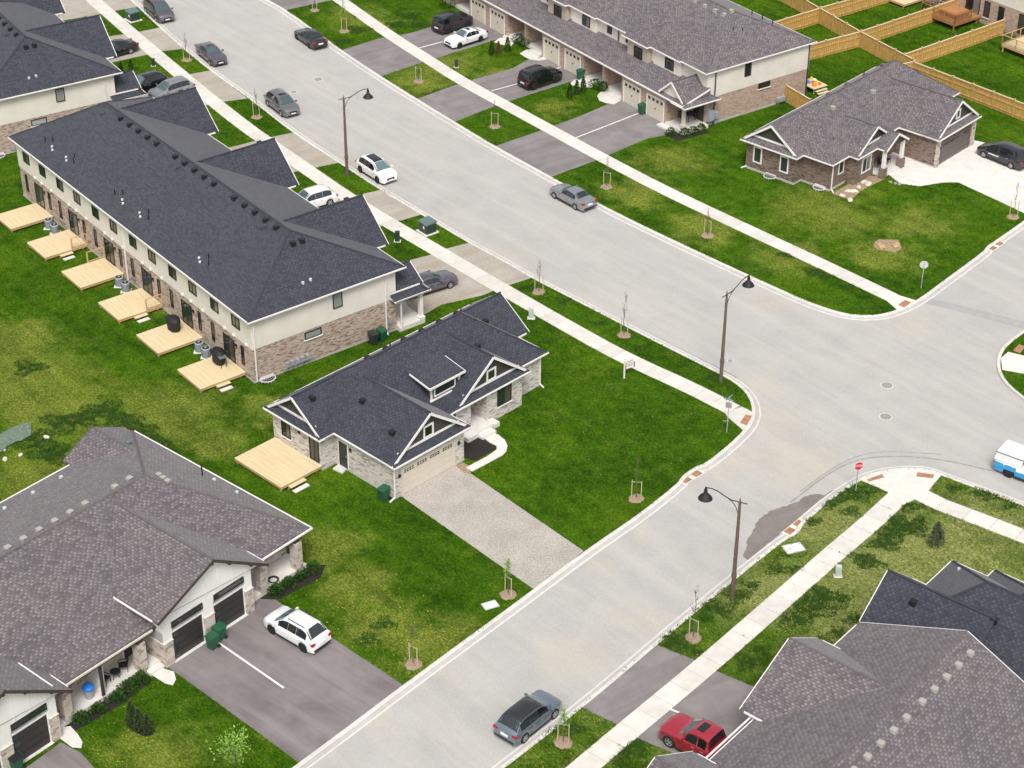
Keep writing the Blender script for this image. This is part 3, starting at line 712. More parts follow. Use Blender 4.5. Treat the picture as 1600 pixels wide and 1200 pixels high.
    def vent(s, x, y, m='black', size=.34, h=.16, rz=0):
        z = s.z(x, y)
        key = ('vent', m, size, h)
        if key not in CACHE:
            mb = MB(); mb.box(-size * .6, size * .6, -size * .6, size * .6, -.1, .03, m); mb.box(-size / 2, size / 2, -size / 2, size / 2, .03, h, m)
            mb.box(-size / 2 - .03, size / 2 + .03, -size / 2 - .03, size / 2 + .03, h, h + .035, m); CACHE[key] = mb.mesh('roof_vent')
        link('roof_vent', CACHE[key], s.obj, (x, y, z + .02), rz)
    def stack(s, x, y, h=.5, m='black', r=.05):
        z = s.z(x, y); MB().tube((x, y, z - .1), (x, y, z + h), r, r, m, 8).build('vent_pipe', s.obj)
CACHE = {}
ROT = {'y+': 0, 'y-': math.pi, 'x+': -math.pi / 2, 'x-': math.pi / 2}
def put(house, side, plane, c, z): # location on a wall
    return ((c, plane, z) if side[0] == 'y' else (plane, c, z))
def window(house, side, plane, c, z0, w_, h, frame='black_frame', gl='glass', mull=1, ft=.07, sill=None, hm=0, label=None):
    key = ('win', w_, h, frame, mull, ft, hm)
    if key not in CACHE:
        mb = MB(); d = .06
        mb.box(-w_ / 2, w_ / 2, -.05, d, 0, ft, frame); mb.box(-w_ / 2, w_ / 2, -.05, d, h - ft, h, frame)
        mb.box(-w_ / 2, -w_ / 2 + ft, -.05, d, ft, h - ft, frame); mb.box(w_ / 2 - ft, w_ / 2, -.05, d, ft, h - ft, frame)
        for k in range(mull): x = -w_ / 2 + w_ * (k + 1) / (mull + 1); mb.box(x - .025, x + .025, -.05, d - .012, ft, h - ft, frame)
        for k in range(hm): z = h * (k + 1) / (hm + 1); mb.box(-w_ / 2 + ft, w_ / 2 - ft, -.05, d - .014, z - .02, z + .02, frame)
        CACHE[key] = mb.mesh('window')
        CACHE[key + ('p',)] = {}
    o = link('window', CACHE[key], house, put(house, side, plane, c, z0), ROT[side], label=label)
    pk = CACHE[key + ('p',)]
    if gl not in pk: pk[gl] = [MB().box(-w_ / 2 + ft + i * (w_ - 2 * ft) / (mull + 1) + .03, -w_ / 2 + ft + (i + 1) * (w_ - 2 * ft) / (mull + 1) - .03 if mull else w_ / 2 - ft - .001, -.04, .025, ft + .001, h - ft - .001, gl).mesh('pane') for i in range(mull + 1)]
    for q_, me in enumerate(pk[gl]):
        po = link('pane', me, o)
        if q_ == 0 and mull == 1 and gl == 'glass' and random.random() < .55:
            po.material_slots[0].link = 'OBJECT'; po.material_slots[0].material = MT['curtain_glass']
    if sill: 
        k2 = ('sill', w_, sill)
        if k2 not in CACHE: CACHE[k2] = MB().box(-w_ / 2 - .06, w_ / 2 + .06, -.03, .12, -.09, -.005, sill).mesh('sill')
        link('sill', CACHE[k2], o)
    return o
def garage(house, side, plane, c, w_, h, m, rows=4, cols=4, win='top', frame='white', z0=.02):
    key = ('gar', w_, h, m, rows, cols, win, frame)
    if key not in CACHE:
        mb = MB(); t = .12
        mb.box(-w_ / 2 - t, -w_ / 2, -.05, .05, 0, h + t, frame); mb.box(w_ / 2, w_ / 2 + t, -.05, .05, 0, h + t, frame); mb.box(-w_ / 2, w_ / 2, -.05, .05, h, h + t, frame)
        mb.box(-w_ / 2, w_ / 2, -.05, -.02, 0, h, m)
        pa = []
        ph = h / rows; pw = w_ / cols
        pan = MB().box(-w_ / 2 + .005, w_ / 2 - .005, -.02, .012, .006, ph - .008, m)
        for j in range(cols): pan.box(-w_ / 2 + j * pw + .07, -w_ / 2 + (j + 1) * pw - .07, .012, .024, .07, ph - .07, m)
        gm = MB().box(-.17, .17, .012, .03, .0, ph * .52, 'glass')
        side_g = MB().box(-.16, .16, .012, .03, .0, ph * .6, 'glass')
        hd = MB().box(-.04, .04, .024, .07, 0, .16, 'black')
        CACHE[key] = (mb.mesh('garage_door'), pan.mesh('door_panel'), gm.mesh('door_pane'), hd.mesh('handle'), ph, pw)
    f, pan, gm, hd, ph, pw = CACHE[key]
    o = link('garage_door', f, house, put(house, side, plane, c, z0), ROT[side])
    for i in range(rows): link('door_panel', pan, o, (0, 0, i * ph))
    if win == 'top':
        for j in range(cols): link('door_pane', gm, o, (-w_ / 2 + (j + .5) * pw, 0, (rows - 1) * ph + ph * .25))
        link('handle', hd, o, (0, 0, h * .45))
    elif win == 'wide':
        for g in range(4):
            for j in range(4):
                me = CACHE.setdefault('smallpane', MB().box(-.09, .09, .012, .03, 0, .10, 'glass').mesh('door_pane'))
                link('door_pane', me, o, (-w_ / 2 + (g + .5) * w_ / 4 - .36 + j * .24, 0, (rows - 1) * ph + .12)); link('door_pane', me, o, (-w_ / 2 + (g + .5) * w_ / 4 - .36 + j * .24, 0, (rows - 1) * ph + .27))
    elif win == 'side':
        for i in range(rows): link('door_pane', gm, o, (w_ / 2 - .3, 0, i * ph + ph * .2))
    return o
def door(house, side, plane, c, z0, w_=.95, h=2.1, m='dark_door', frame='white'):
    mb = MB().box(-w_ / 2, w_ / 2, -.05, .03, 0, h, m)
    mb.box(-w_ / 2 - .08, -w_ / 2, -.05, .05, 0, h + .08, frame); mb.box(w_ / 2, w_ / 2 + .08, -.05, .05, 0, h + .08, frame); mb.box(-w_ / 2, w_ / 2, -.05, .05, h, h + .08, frame)
    o = mb.build('door', house, put(house, side, plane, c, z0), ROT[side])
    MB().box(-w_ / 2 + .08, -w_ / 2 + .14, .03, .09, .95, 1.1, 'rim').build('handle', o)
    return o
def lamp_wall(house, side, plane, c, z, m='black'):
    k = ('wl', m)
    if k not in CACHE: CACHE[k] = MB().box(-.07, .07, -.02, .03, 0, .3, m).box(-.06, .06, .03, .16, .18, .34, m).mesh('wall_lamp')
    return link('wall_lamp', CACHE[k], house, put(house, side, plane, c, z), ROT[side])
def pipe(house, x, y, z0, z1, kick=(0, 0), m='white'):
    mb = MB().bar((x, y, z0 + .15), (x, y, z1), .09, m)
    if kick != (0, 0): mb.bar((x, y, z0 + .2), (x + kick[0], y + kick[1], z0 + .05), .09, m)
    return mb.build('downpipe', house)
def vent_hood(house, side, plane, c, z):
    k = 'hood'
    if k not in CACHE: CACHE[k] = MB().box(-.1, .1, -.02, .12, 0, .16, 'white').mesh('wall_vent')
    return link('wall_vent', CACHE[k], house, put(house, side, plane, c, z), ROT[side])
def walls(house, name, boxes, m):
    p = Pieces()
    for b in boxes: p.box(*b, m)
    return p.build(name, house)
def well(house, side, plane, c, w_=1.1):
    mb = MB(); r = w_ / 2
    P = [(r * math.cos(t), .65 * math.sin(t)) for t in [math.pi * i / 8 for i in range(9)]]
    for a, b in zip(P, P[1:]): mb.bar((*a, -.05), (*a, .12), .05, 'white'); mb.bar((*a, .1), (*b, .1), .05, 'white')
    o = mb.build('window_well', house, put(house, side, plane, c, 0), ROT[side])
    g = MB()
    for k in range(7): g.box(-r * .85 + k * r * .27, -r * .85 + k * r * .27 + .03, 0, .56, .09, .12, 'ac')
    g.build('grate', o, kind='stuff'); MB().box(-r * .95, r * .95, 0, .6, .0, .03, 'black').build('well_floor', o)
    MB().box(-r * .9, r * .9, -.03, .03, .03, .3, 'white').build('frame', o)
    return o
def P0(px): p = at(*px); return (p.x, p.y, 0)

# ================================================================== buildings
def frame(yaw, px):
    o = at(*px); a = math.radians(yaw); U = Vector((math.cos(a), -math.sin(a), 0)); V = Vector((math.sin(a), math.cos(a), 0))
    return o, U, V, lambda u, v, z=0: o + U * u + V * v + Vector((0, 0, z))
# ---- long two-storey townhouse rows on the left
def townhouse(label, yaw, origin, units, L, vshift=0.0):
    o, U, V, W = frame(yaw, origin); base = W(0, vshift)
    h = thing('townhouse_row', label, 'townhouse', base, fr(yaw))
    x0 = -L
    walls(h, 'foundation', [(x0 - .02, -.33, -.02, 12.92, -.1, .14)], 'gutter')
    walls(h, 'brick_wall', [(x0, -.35, 0, 12.9, .14, 2.9)], 'brown_brick')
    sd = [(x0 - .03, -.32, -.03, 12.93, 2.9, 5.5)]
    gx = [-7.2 - 13.05 * i for i in range((units + 1) // 2)]
    for g in gx: sd.append((g - 3.0, g + 3.0, 12.9, 14.2, 2.85, 5.5))
    walls(h, 'siding_wall', sd, 'cream_siding')
    R = Roof('dark_shingle', 'dark_cap')
    R.block('x', x0 - .5, .1, -.4, 13.6, 5.62, 8.85, 5.2, 5.2)
    for g in gx: R.block('y', g - 3.4, g + 3.4, 5.5, 14.7, 5.6, 8.5, .01, 'g', gm='cream_siding')
    # low porch roof at the end
    R.skirt('x+', .3, -.5, 12.5, 15.75, 3.0, .42, 0, .5, 3.4); R.skirt('y+', 15.75, 14.95, -4.2, .3, 3.0, .42, 0, .5, 2.6)
    R.block('y', -3.75, -.3, 12.6, 15.45, 3.5, 4.6, .01, 'g', gm='cream_siding')
    R.finish(h)
    # roof vents along the ridge, vent pipes low on the back slope
    n = 0
    for i in range(int((L - 10) / 1.55)):
        if i % 6 == 5: continue
        R.vent(-6.2 - i * 1.55, 6.15, h=.2)
    for g in gx: R.vent(g - .3, 13.4)
    for dy in (0, .8): R.vent(-4.0, 6.2 + dy, h=.2)
    for k in range(units):
        c = -3.8 - 6.38 * k
        pass
    for c, q in ((-9.4, 1), (-21.7, -1), (-18.8, 1), (-31.6, 1), (-34.2, -1)):
        if c < -L + 4: continue
        R.stack(c + .7 * q, 1.5, .4); R.stack(c + 1.35 * q, 1.1, .5); R.stack(c - .1, 1.1, .1, 'concrete', .1); R.stack(c + .35, .9, .1, 'concrete', .1)
    R.stack(-1.2, 5.2, .12, 'pale_grey', .12); R.stack(-1.25, 5.9, .12, 'pale_grey', .12)
    for k in range(units):
        c = -3.8 - 6.38 * k
        window(h, 'y-', -.0, c, .42, 1.6, 2.05, 'black_frame', 'glass', 1)
        for d in (2.0, -2.38): window(h, 'y-', 0, c + d, .95, .42, 1.6, 'black_frame', 'glass', 0)
        for d in (1.35, -1.75): window(h, 'y-', -.03, c + d, 3.88, 1.15, .95, 'black_frame', 'glass', 1)
        for d in (.9, -.4, 2.7): vent_hood(h, 'y-', -.03, c + d, 2.95)
        lamp_wall(h, 'y-', 0, c + 1.1, 2.0)
        # street side, away from the camera
        garage(h, 'y+', 12.9 + .02, c - .3, 2.45, 2.2, 'cream_door')
    window(h, 'x+', -.32, 7.6, 3.9, .85, 1.3, 'black_frame', 'pale_glass', 0)
    window(h, 'x+', -.35, 5.3, 2.12, 1.5, .62, 'black_frame', 'pale_glass', 0, sill='white')
    well(h, 'x+', -.35, 1.05, 1.3)
    m = MB()
    for k in range(5): m.box(-.36, -.1, 2.7 + k * .45, 2.95 + k * .45, .45, .85, 'ac').bar((-.2, 2.82 + k * .45, .2), (-.2, 2.82 + k * .45, .5), .05, 'ac')
    m.bar((-.15, 2.4, .42), (-.15, 5.3, .55), .06, 'ac').build('gas_meter', h)
    MB().box(-.33, -.12, 12.1, 12.35, .9, 1.5, 'ac').bar((-.2, 12.2, .1), (-.2, 12.2, .9), .05, 'ac').build('power_meter', h)
    pipe(h, -.22, .15, 0, 5.4); pipe(h, -.22, 11.9, 0, 5.4, (.2, 0)); pipe(h, -19.9, -.1, 0, 5.4)
    if True:
        walls(h, 'porch_slab', [(-4.0, .1, 12.95, 15.35, -.1, .38), (-4.4, -3.0, 15.35, 15.75, -.1, .2)], 'concrete')
        walls(h, 'porch_post', [(-.3, .02, 14.95, 15.25, .38, 2.84), (-.4, .12, 14.85, 15.35, .38, .62)], 'white')
        pipe(h, .1, 13.1, 0, 2.8)
    return h, W
T1, W1 = townhouse('long two-storey townhouse row with dark shingle roof, cream siding over brown brick and six decks', 52.16, (402, 602), 6, 39.3)
T0, W0 = townhouse('two-storey end townhouse with dark roof at the top left corner, cream end wall', 57.5, (8, 244), 3, 20.0, -1.6)

# ---- subject bungalow
def bungalow_main():
    yaw, org = 44.23, (616, 779); o, U, V, W = frame(yaw, org)
    h = thing('corner_bungalow', 'cream brick bungalow with dark shingle roof, dark gables and box dormer on the corner lawn', 'house', o, fr(yaw))
    walls(h, 'foundation', [(-11.27, -6.03, -1.27, .3, -.1, .12), (-6.1, .12, -.02, 6.62, -.1, .1), (-11.27, -4.5, .2, 17.52, -.1, .12)], 'gutter')
    walls(h, 'brick_wall', [(-11.25, -6.05, -1.25, .3, .1, 2.8), (-6.06, .1, 0, 6.6, .1, 2.8), (-11.25, -4.5, .3, 17.5, .1, 2.795), (-4.52, -2.0, 6.6, 9.35, -.1, 2.79), (-4.52, -2.0, 10.94, 14.6, -.1, 2.79),
                            (-4.52, -2.9, 14.6, 17.5, -.1, 2.785), (-11.25, -6, 17.5, 18.8, -.1, 2.78)], 'cream_brick')
    R = Roof('dark_shingle', 'dark_cap')
    R.block('y', -11.65, -2.55, -.25, 17.9, 2.9, 6.3)
    R.dutch('y-', -1.65, -1.2, 5, -11.65, -5.7, 2.9, 5.05)
    R.block('y', -11.65, -5.65, 11, 19.1, 2.9, 5.05, .01, 'g')
    R.dutch('x+', .45, -.05, -6.5, -.3, 6.95, 2.9, 5.6)
    R.dutch('x+', -1.7, -2.15, -7.3, 7.95, 15.1, 2.9, 5.6, sk0=6.95)
    R.finish(h)
    # box dormer
    d = MB(); F = [(-2.95, 6.3, 4.75), (-2.95, 9.72, 4.75), (-5.7, 9.72, 5.22), (-5.7, 6.3, 5.22)]
    d.shell([Vector(p) for p in F] + [Vector(p) - Vector((0, 0, .14)) for p in F], [(0, 1, 2, 3), (7, 6, 5, 4), (0, 4, 5, 1), (1, 5, 6, 2), (2, 6, 7, 3), (3, 7, 4, 0)], 'dark_shingle')
    dm = d.build('dormer_roof', h)
    t = Pieces(); t.bar((-2.92, 6.24, 4.67), (-2.92, 9.78, 4.67), .06, 'white', .16)
    for y in (6.27, 9.75): t.bar((-2.92, y, 4.67), (-5.0, y, 5.03), .06, 'white', .13)
    t.build('fascia', dm)
    dw = MB().box(-5.2, -3.27, 6.65, 9.5, 3.3, 4.66, 'dark_siding').build('dormer_wall', h)
    t = Pieces()
    for y in (6.7, 9.45): t.box(-3.28, -3.22, y - .09, y + .09, 3.35, 4.62, 'white')
    t.box(-3.28, -3.16, 6.55, 9.6, 3.33, 3.45, 'white'); t.box(-5.2, -3.2, 6.6, 6.66, 4.5, 4.62, 'white'); t.build('trim', dw)
    window(h, 'x+', -3.26, 8.0, 3.6, 2.1, .8, 'white', 'glass', 0, ft=.10)
    # gable windows
    window(h, 'x+', -.04, 3.35, 3.5, .95, 1.0, 'white', 'glass', 0, ft=.13)
    window(h, 'x+', -2.14, 11.55, 3.5, .95, .95, 'white', 'glass', 0, ft=.13)
    window(h, 'x+', -2.0, 12.75, 1.0, 1.45, 1.45, 'black_frame', 'glass', 1, sill='white')
    window(h, 'x+', -2.0, 7.45, 1.3, .7, 1.25, 'black_frame', 'glass', 0)
    window(h, 'y-', -1.25, -9.8, 1.05, .95, 1.35, 'black_frame', 'glass', 1, sill='white')
    window(h, 'y-', -1.25, -6.78, .52, 1.0, 1.95, 'black_frame', 'glass', 1)
    window(h, 'x+', -2.9, 15.7, 1.9, .6, .35, 'black_frame', 'glass', 0)
    door(h, 'y-', 0, -5.15, .15, .9, 2.05, 'dark_door'); lamp_wall(h, 'y-', 0, -4.35, 1.75); lamp_wall(h, 'y-', -1.25, -8.3, 2.0)
    door(h, 'x+', -4.5, 10.15, .38, .95, 2.1, 'dark_door')
    garage(h, 'x+', .1, 3.15, 4.85, 2.15, 'cream_door', 4, 4, 'wide', 'cream_door')
    lamp_wall(h, 'x+', .1, .42, 1.55); lamp_wall(h, 'x+', .1, 6.05, 1.55)
    pipe(h, .17, -.08, 0, 2.75, (.0, -.5)); pipe(h, -2.83, 17.4, 0, 2.7, (.4, 0))
    walls(h, 'porch_step', [(-4.5, -1.35, 9.36, 10.93, -.1, .36), (-1.98, -1.2, 8.3, 9.35, -.1, .36), (-1.99, -1.2, 10.94, 11.5, -.1, .36), (-1.35, -.75, 9.3, 10.7, -.1, .19)], 'concrete')
    # roof furniture
    for k in range(6): R.vent(-7.45, 4.6 + k * 1.75, h=.1)
    R.vent(-8.0, -.2); R.vent(-1.4, 2.2 - .9, rz=.0); R.vent(-5.2, 2.0); R.vent(-4.3, 12.3); R.vent(-7.4, 16.2); R.stack(-8.9, 8, .35)
    return h, W
HM, WM = bungalow_main()
sheet('mulch_bed', [(721, 686), (735, 690), (748, 683), (763, 692), (775, 698), (771, 704), (741, 720), (722, 714)], 'soil', .03)
sheet('walkway', [(752, 681), (768, 675), (779, 680), (789, 688), (793, 697), (791, 706), (785, 712), (738, 737), (728, 731), (762, 713), (776, 703), (776, 697), (764, 691)], 'concrete', .04)
sheet('doorstep', [(520, 734), (532, 725), (545, 731), (535, 741)], 'concrete', .12)

# ---- modern bungalow row bottom left
def modern_row():
    yaw, org = 39.98, (353.8, 981); o, U, V, W = frame(yaw, org)
    h = thing('modern_bungalow_row', 'wide grey-roofed bungalow row with white panel gables over dark garage doors, bottom left', 'house', o, fr(yaw))
    walls(h, 'side_wall', [(-17.4, -2.3, -26, 7.5, -.1, 2.8)], 'stone')
    GA, GB = -1.42, -16.95
    st, pn = [], []
    for c in (-1.3, -16.65):
        a, b = c - 3.65, c + 3.65
        pn += [(-6, -.0, a, b, 2.62, 3.93), (-6, 0, a, a + .72, 1.8, 2.62), (-6, 0, b - .6, b, 1.8, 2.62), (-6, 0, c - .4, c + .44, 1.8, 2.62), (-6, -.25, a + .02, b - .02, -.1, 2.6), (-2.5, -.001, a, a + .05, 1.8, 2.6), (-2.5, -.001, b - .05, b, 1.8, 2.6)]
        st += [(-2.6, .07, a - .03, a + .70, -.1, 1.78), (-2.6, .07, b - .60, b + .03, -.1, 1.78), (-.3, .07, c - .38, c + .42, -.1, 1.78)]
    walls(h, 'panel_wall', pn, 'white_panel'); walls(h, 'stone_pier', st, 'stone')
    cap = [(b[0], .10, b[2] - .03, b[3] + .03, 1.775, 1.83) for b in st]
    walls(h, 'stone_cap', cap, 'stone_edge')
    R = Roof('grey_shingle', 'grey_cap', 'brown_trim')
    R.block('y', -17.85, -.6, -28, 8.05, 2.95, 6.35, None, 5.95)
    R.block('x', -18.7, -12, 2.65, 8.0, 2.95, 4.3, 'g', .01)
    for c in (GA, GB): R.block('x', -9.3, .5, c - 4.17, c + 4.82, 4.1, 6.15, .01, 'g', gm='white_panel', gw=.45, gtr='white', rc=c + .5, ze2=3.3)
    R.finish(h)
    # pale gutters and board joints, brackets
    t = Pieces()
    t.bar((-.45, 2.6, 2.9), (-.45, 8.2, 2.9), .1, 'white', .12); t.bar((-17.8, 8.16, 2.9), (-.45, 8.16, 2.9), .1, 'white', .12); t.bar((-17.95, -28, 2.9), (-17.95, 2.6, 2.9), .1, 'white', .12)
    t.bar((-.45, -12.9, 2.9), (-.45, -5.3, 2.9), .1, 'stone_edge', .12)
    t.build('gutter', h)
    b = Pieces()
    for c in (GA, GB):
        for k in (-3.6, -1.9, 1.9, 3.6): b.box(.05, .4, c + k - .09, c + k + .09, 5.80 - abs(k - .5) * (.44 if k < .5 else .66), 6.0 - abs(k - .5) * (.44 if k < .5 else .66), 'brown_trim')
        b.box(.05, .4, c + .41, c + .59, 5.65, 5.98, 'brown_trim')
    b.build('bracket', h)
    j = Pieces()
    for c in (GA, GB):
        for k in range(-3, 4): j.box(.064, .085, c + k * 1.1 - .018, c + k * 1.1 + .018, 3.2, 5.98 - abs(k * 1.1 - .5) * (.44 if k < .5 else .66), 'white')
    j.build('panel_batten', h)
    for c in (-1.3, -16.65):
        for s in (-1, 1):
            g = c + s * (1.68 if s < 0 else 1.75)
            garage(h, 'x+', -.12, g, 2.45, 2.15, 'dark_door', 4, 1, 'side', 'white')
            window(h, 'x+', .0, g, 2.62, 2.5, .46, 'black_frame', 'glass', 0, ft=.06)
        walls(h, 'door_sill', [(-.1, .12, c - 3.0, c - .4, -.05, .03), (-.1, .12, c + .45, c + 3.1, -.05, .03)], 'concrete')
    # porches
    walls(h, 'porch_slab', [(-2.3, -.55, 2.4, 7.6, -.1, .3), (-2.3, -.55, -12.6, -4.98, -.1, .3), (-.9, -.1, -6.1, -4.98, -.1, .16)], 'concrete')
    for y, z_ in ((3.85, .0), (6.95, 0), (-6.2, 0), (-11.9, 0)):
        walls(h, 'porch_pillar', [(-1.05, -.5, y - .3, y + .3, .25, 2.35)], 'stone'); walls(h, 'beam_post', [(-.95, -.6, y - .2, y + .2, 2.35, 2.8)], 'brown_trim')
    for y in (-9.0,): walls(h, 'party_screen', [(-2.3, -.8, y - .06, y + .06, .3, 2.8)], 'white_panel')
    for dy in (-.32, -.2): pipe(h, -.62, -9.0 + dy, 0, 2.8, (.5, -.1), 'brown_trim')
    walls(h, 'beam', [(-.92, -.62, -12.0, -5.0, 2.55, 2.79), (-.92, -.62, 3.6, 7.3, 2.55, 2.79)], 'brown_trim')
    door(h, 'x+', -2.28, -5.8, .3, .95, 2.1, 'dark_door'); door(h, 'x+', -2.28, 3.0, .3, .95, 2.1, 'dark_door'); window(h, 'x+', -2.28, 5.6, 1.0, 1.3, 1.3, 'white', 'glass', 1); window(h, 'x+', -2.28, -7.8, 1.0, 1.1, 1.3, 'white', 'glass', 0)
    window(h, 'x+', -2.28, -10.6, 1.0, 1.1, 1.3, 'white', 'glass', 0)
    for k in range(11):
        if k != 2: R.vent(-9.9, 1.4 - k * 1.2, 'grey_vent', .32, .10)
    for k in range(3): R.vent(-9.2 + k * .55, 3.2 - .1 * k, 'grey_vent', .28, .10)
    R.vent(-15.6, 5.9, 'box_top', .3, .12); R.stack(-9.5, 7.0, .9); R.stack(-8.7, 7.3, .12, 'pale_grey', .14); R.stack(-6.5, 7.3, .12, 'pale_grey', .12)
    for k in range(3): R.stack(-16.5, .8 - k * 2.3, .14, 'pale_grey', .14)
    return h, W
HB, WB = modern_row()

# ---- far townhouse row on the right-hand side of the street
def far_row():
    yaw, org = 54.87, (1113, 197); o, U, V, W = frame(yaw, org); L = 52
    h = thing('far_townhouse_row', 'long townhouse row with mauve-grey roof, cream bays and cream garage doors across the street', 'townhouse', o, fr(yaw))
    walls(h, 'foundation', [(-L, -.33, -.62, 12.22, -.1, .22)], 'gutter')
    bk = [(-L, -.35, -.6, 12.2, .2, 2.8)]
    gs = [(-9.6, -2.75), (-22.8, -15.7), (-36.0, -28.9), (-49.2, -42.1)]
    for a, b in gs: bk.append((a, b, -3.5, -.6, -.1, 2.9))
    for c in (-12.65, -25.85, -39.05): bk += [(c - .18, c + .18, -3.4, -2.9, .3, 2.9), (c - .1, c + .1, -2.9, -.6, .3, 2.9)]
    walls(h, 'brick_wall', bk, 'tan_brick')
    sd = [(-L + .01, -.32, -.63, 12.23, 2.8, 5.5)]; tan = []
    for i in range(4):
        x = -13.2 * i; sd.append((x - 7.95, x - 3.95, -1.0, -.6, 2.9, 5.5)); sd.append((x - 8.5, x - 7.9, -.85, -.6, 2.9, 5.5)); tan.append((x - 11.6, x - 8.4, -1.35, -.6, 2.85, 5.5))
    walls(h, 'siding_wall', sd, 'cream_siding'); walls(h, 'bay_wall', tan, 'tan_siding')
    R = Roof('grey_shingle', 'grey_cap')
    R.block('x', -L, -.0, -1.15, 12.6, 5.62, 8.75, 5.2, 5.2)
    for i in range(4):
        x = -13.2 * i; R.block('y', x - 8.3, x - 3.7, -1.35, 6, 5.6, 7.7, 2.3, .01, caps=False); R.block('y', x - 11.95, x - 8.1, -1.75, 5, 5.6, 7.35, 1.9, .01, caps=False)
    # long low roof over the garages
    q = [(-L, -3.85, 3.0), (.0, -3.85, 3.0), (.0, -.5, 4.0), (-L, -.5, 4.0)]
    R.r.shell([Vector(p) for p in q] + [Vector((p[0], p[1], 2.86)) for p in q], [(0, 1, 2, 3), (0, 4, 5, 1), (1, 5, 6, 2), (7, 6, 5, 4)], 'grey_shingle')
    R.t.bar((-L, -3.9, 2.95), (.05, -3.9, 2.95), .09, 'white', .14)
    R.t.bar((.05, -3.9, 2.93), (.05, -.6, 3.9), .06, 'white', .16)
    R.block('y', -3.7, -.15, -3.7, -.4, 3.25, 4.75, 'g', .01, gm='cream_siding')
    R.skirt('x+', .5, -.6, -3.95, .3, 2.98, .5, 0, .45, 1)
    R.finish(h)
    for i in range(4):
        x = -13.2 * i
        window(h, 'y-', -1.0, x - 5.55, 4.05, 1.3, 1.1, 'black_frame', 'glass', 1); window(h, 'y-', -1.35, x - 9.9, 3.75, 1.3, 1.15, 'black_frame', 'glass', 1)
        window(h, 'y-', -.63, x - 12.5, 4.3, .55, .9, 'black_frame', 'glass', 0); window(h, 'y-', -.63, x - 15.4, 4.3, .7, .95, 'black_frame', 'glass', 0)
        pipe(h, x - 13.9, -.7, 3.9, 5.4, m='brown_trim')
        for g in (-4.35, -7.95): garage(h, 'y-', -3.5, x + g, 2.45, 2.15, 'cream_door')
        door(h, 'y-', -.6, x - 10.6, .35, .95, 2.1, 'dark_door'); door(h, 'y-', -.6, x - 14.8, .35, .95, 2.1, 'dark_door')
    walls(h, 'porch_slab', [(-15.75, -9.55, -3.3, -.6, -.1, .32), (-28.95, -22.75, -3.3, -.6, -.1, .32), (-42.1, -36, -3.3, -.6, -.1, .32), (-2.7, .1, -3.6, -.6, -.1, .34), (-3.1, -1.4, -4.3, -3.6, -.1, .17),
                            (-16.0, -14.2, -3.95, -3.3, -.1, .17), (-11.4, -9.7, -3.95, -3.3, -.1, .17), (-29.2, -27.4, -3.95, -3.3, -.1, .17), (-24.6, -22.9, -3.95, -3.3, -.1, .17)], 'concrete')
    walls(h, 'porch_post', [(-.5, -.22, -3.45, -3.17, .34, 2.85), (-.58, -.14, -3.53, -3.09, .34, .9)], 'cream_door')
    window(h, 'y-', -.6, -1.4, .4, 1.5, 2.05, 'black_frame', 'glass', 1)
    window(h, 'x+', -.32, 4.3, 3.95, .8, 1.45, 'black_frame', 'glass', 0); window(h, 'x+', -.35, 6.55, 2.2, 1.5, .6, 'black_frame', 'glass', 0, sill='white')
    m = MB(); m.box(-.35, .1, -.55, .1, .6, 1.6, 'ac').box(-.35, .05, .2, .7, .7, 1.3, 'ac'); m.bar((-.1, .4, 0), (-.1, .4, .7), .06, 'ac'); m.build('power_meter', h)
    MB().box(-.33, .0, 8.2, 9.2, .3, .75, 'ac').bar((-.1, 8.4, 0), (-.1, 8.4, .3), .07, 'ac').build('gas_meter', h)
    pipe(h, -.22, .25, 0, 5.4, (.3, 0), 'brown_trim'); pipe(h, -.25, 12.05, 0, 5.4, (.3, 0), 'brown_trim')
    R.stack(-3.2, 4.7, .25); R.stack(-2.9, 5.6, .25)
    for k in range(3): R.vent(-6.2 - k * 1.5, 4.9, 'grey_vent', .32)
    R.vent(-4.9, 4.9, 'grey_vent', .35); R.vent(-4.9, 5.8, 'grey_vent', .35)
    for k in range(3): R.stack(-6 + k * 1.5, 9.5, .6)
    # front walks
    for x in (-15.1, -10.5, -28.3, -23.7): pass
    return h, W
H2, W2 = far_row()
sheet('walkway', [(839, 93), (850, 88), (860, 92), (842, 95), (828, 93), (818, 88), (812, 84), (822, 78), (838, 77), (848, 84)], 'concrete', .03)
sheet('walkway', [(933, 150), (938, 144), (953, 142), (962, 148), (970, 157), (960, 163), (946, 161), (936, 157)], 'concrete', .03)
sheet('walkway', [(772, 66), (780, 60), (798, 58), (806, 64), (799, 72), (784, 70)], 'concrete', .03)
sheet('walkway', [(889, 132), (897, 125), (915, 124), (930, 128), (925, 137), (905, 136)], 'concrete', .03)

